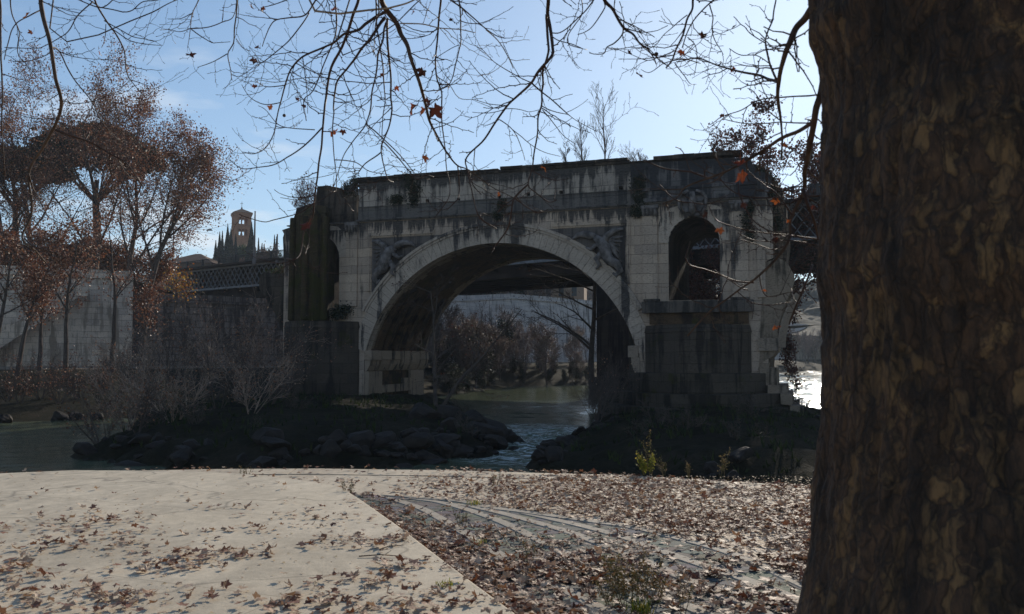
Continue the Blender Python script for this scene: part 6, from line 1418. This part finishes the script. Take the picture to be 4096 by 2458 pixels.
# fallen twigs
for px, py, L_, a, lb in ((1520, 2225, .32, .05, 'thin dark stick lying on the pale concrete apron'), (1560, 2190, .2, .8, 'small curved twig on the concrete near the apron edge')):
    c = onz(px, py, QZ + .085); mb = MB(); tw_ = []
    mb.tube([Vector((-L_ / 2, 0, 0)), Vector((0, .01, .008)), Vector((L_ / 2, -.01, 0))], [.005, .0045, .003], 6); mb.tube([Vector((L_ * .1, 0, .006)), Vector((L_ * .25, .05, .03))], [.003, .0015], 5)
    o = mb.build('fallen_stick', M['bark']); o.location = c; o.rotation_euler = (0, 0, a); tag(o, lb, 'stick')
# weeds
def weed(px, py, h, stems, lb, mat, seed, leaves, ls=.012, top=None, sp=.45, z=QZ, seeds=False):
    b = onz(px, py, z); rng_ = random.Random(seed); root = empty('weed', b, 0, lb, 'weed'); mb = MB(); lm_ = MB(); tips = []
    P = dict(seg=(7, 4, 2), wob=.1, trop=(.05, .08, .05), taper=.7, rmin=.0008, sides=(4, 3, 3), n=(9, 4), lo=(.2, .1), ang=(.5, .5), lr=(.32, .45), rr=.6)
    for k in range(stems):
        a = rng_.uniform(0, 6.3); s_ = rng_.uniform(0, sp); growth(mb, Vector((cos(a) * .04 * stems / 6, sin(a) * .04 * stems / 6, 0)), Vector((cos(a) * sin(s_), sin(a) * sin(s_), cos(s_))), h * rng_.uniform(.55, 1), .0028, 0, 2, P, tips, rng_)
    mb.build('stems', M['weeddry'], root)
    for k in range(leaves):
        p, d = tips[rng_.randrange(len(tips))]; p = p * rng_.uniform(.5, 1) if mat is M['weed'] else p
        leafq(lm_, p + Vector((rng_.gauss(0, .012), rng_.gauss(0, .012), rng_.gauss(0, .012))), ls * rng_.uniform(.5, 1.5), rng_)
    lm_.build('leaves', mat, root)
def grasst(px, py, h, n_, lb, seed, z=QZ):
    b = onz(px, py, z); rng_ = random.Random(seed); mb = MB()
    for k in range(n_):
        a = rng_.uniform(0, 6.3); w_ = .0035; o_ = Vector((rng_.gauss(0, .035), rng_.gauss(0, .035), 0)); e_ = Vector((cos(a), sin(a), 0)); hh = h * rng_.uniform(.5, 1); sd_ = Vector((-e_.y, e_.x, 0)) * w_
        p1__, p2__, p3__ = o_, o_ + e_ * hh * .25 + Vector((0, 0, hh * .65)), o_ + e_ * hh * .7 + Vector((0, 0, hh * .85)); mb.add([p1__ - sd_, p1__ + sd_, p2__ + sd_ * .8, p2__ - sd_ * .8, p3__], [(0, 1, 2, 3), (3, 2, 4)])
    o = mb.build('grass_tuft', M['weed']); o.location = b; tag(o, lb, 'grass')
weed(2520, 2445, .36, 9, 'tall dry weed bush among leaves nearest the trunk, bigger stem clump', M['weeddry'], 1, 900, .014)
weed(2600, 2430, .30, 6, 'dry weed bush leaning beside the biggest clump', M['weeddry'], 2, 500, .013)
weed(2450, 2440, .24, 4, 'slim dry weed on the outer side of the big clump', M['weeddry'], 3, 220, .012)
weed(2735, 2450, .22, 3, 'single dry weed stem between cobbles toward the trunk', M['weeddry'], 4, 120, .012)
weed(2120, 2275, .22, 2, 'dry upright weed beside the second paving strip', M['weeddry'], 5, 90, .012)
weed(2590, 1900, .34, 9, 'bright green weed on the quay edge in front of the ruin', M['weed'], 6, 500, .03)
weed(2602, 1900, .50, 2, 'tall pale flowering stem rising from the green weed', M['weeddry'], 7, 90, .02, sp=.1)
weed(2660, 1905, .25, 4, 'short dry weed on the quay edge next to the green one', M['weeddry'], 8, 90, .016)
weed(2890, 1925, .40, 3, 'dry seeding weed on the quay edge nearer the trunk', M['weeddry'], 9, 160, .02, sp=.15)
weed(2760, 1912, .22, 4, 'small dry weed midway along the leafy quay edge', M['weeddry'], 10, 80, .014)
weed(1390, 1990, .20, 5, 'small weed at the rounded corner of the concrete apron', M['weeddry'], 11, 80, .014)
weed(1850, 2115, .2, 4, 'twiggy weed rooted on the first paving strip', M['weeddry'], 12, 80, .012)
weed(980, 1915, .16, 6, 'low dry weeds in the seam of the far pavement', M['weeddry'], 13, 60, .014)
weed(1980, 1950, .2, 3, 'thin weed with a curled leaf on the far pavement', M['weeddry'], 14, 50, .014)
grasst(1900, 2400, .10, 40, 'bright green grass tuft at the apron edge among leaves', 1, QZ + .01); grasst(1920, 2180, .07, 30, 'little green grass tuft beside the first strip', 2, QZ + .01)
grasst(2560, 2458, .13, 90, 'bright grass at the foot of the big dry weed clump', 3, QZ + .01); grasst(1900, 2020, .08, 40, 'green tuft at the outer rim of the cobbles', 4, QZ + .01); grasst(1780, 2340, .03, 60, 'flat green moss patch on the concrete apron', 5, QZ + .08)

# ================================================================== haze
mb = MB(); mb.box(-620, 620, -130, 720, -2.8, 82)
m = bpy.data.materials.new('haze'); m.use_nodes = True; t = m.node_tree; t.nodes.clear(); pv = t.nodes.new('ShaderNodeVolumePrincipled'); mo = t.nodes.new('ShaderNodeOutputMaterial')
pv.inputs['Color'].default_value = (.80, .90, 1, 1); pv.inputs['Density'].default_value = .00020; pv.inputs['Anisotropy'].default_value = .1; t.links.new(pv.outputs[0], mo.inputs['Volume'])
hz = mb.build('haze', m); tag(hz, kind='stuff')
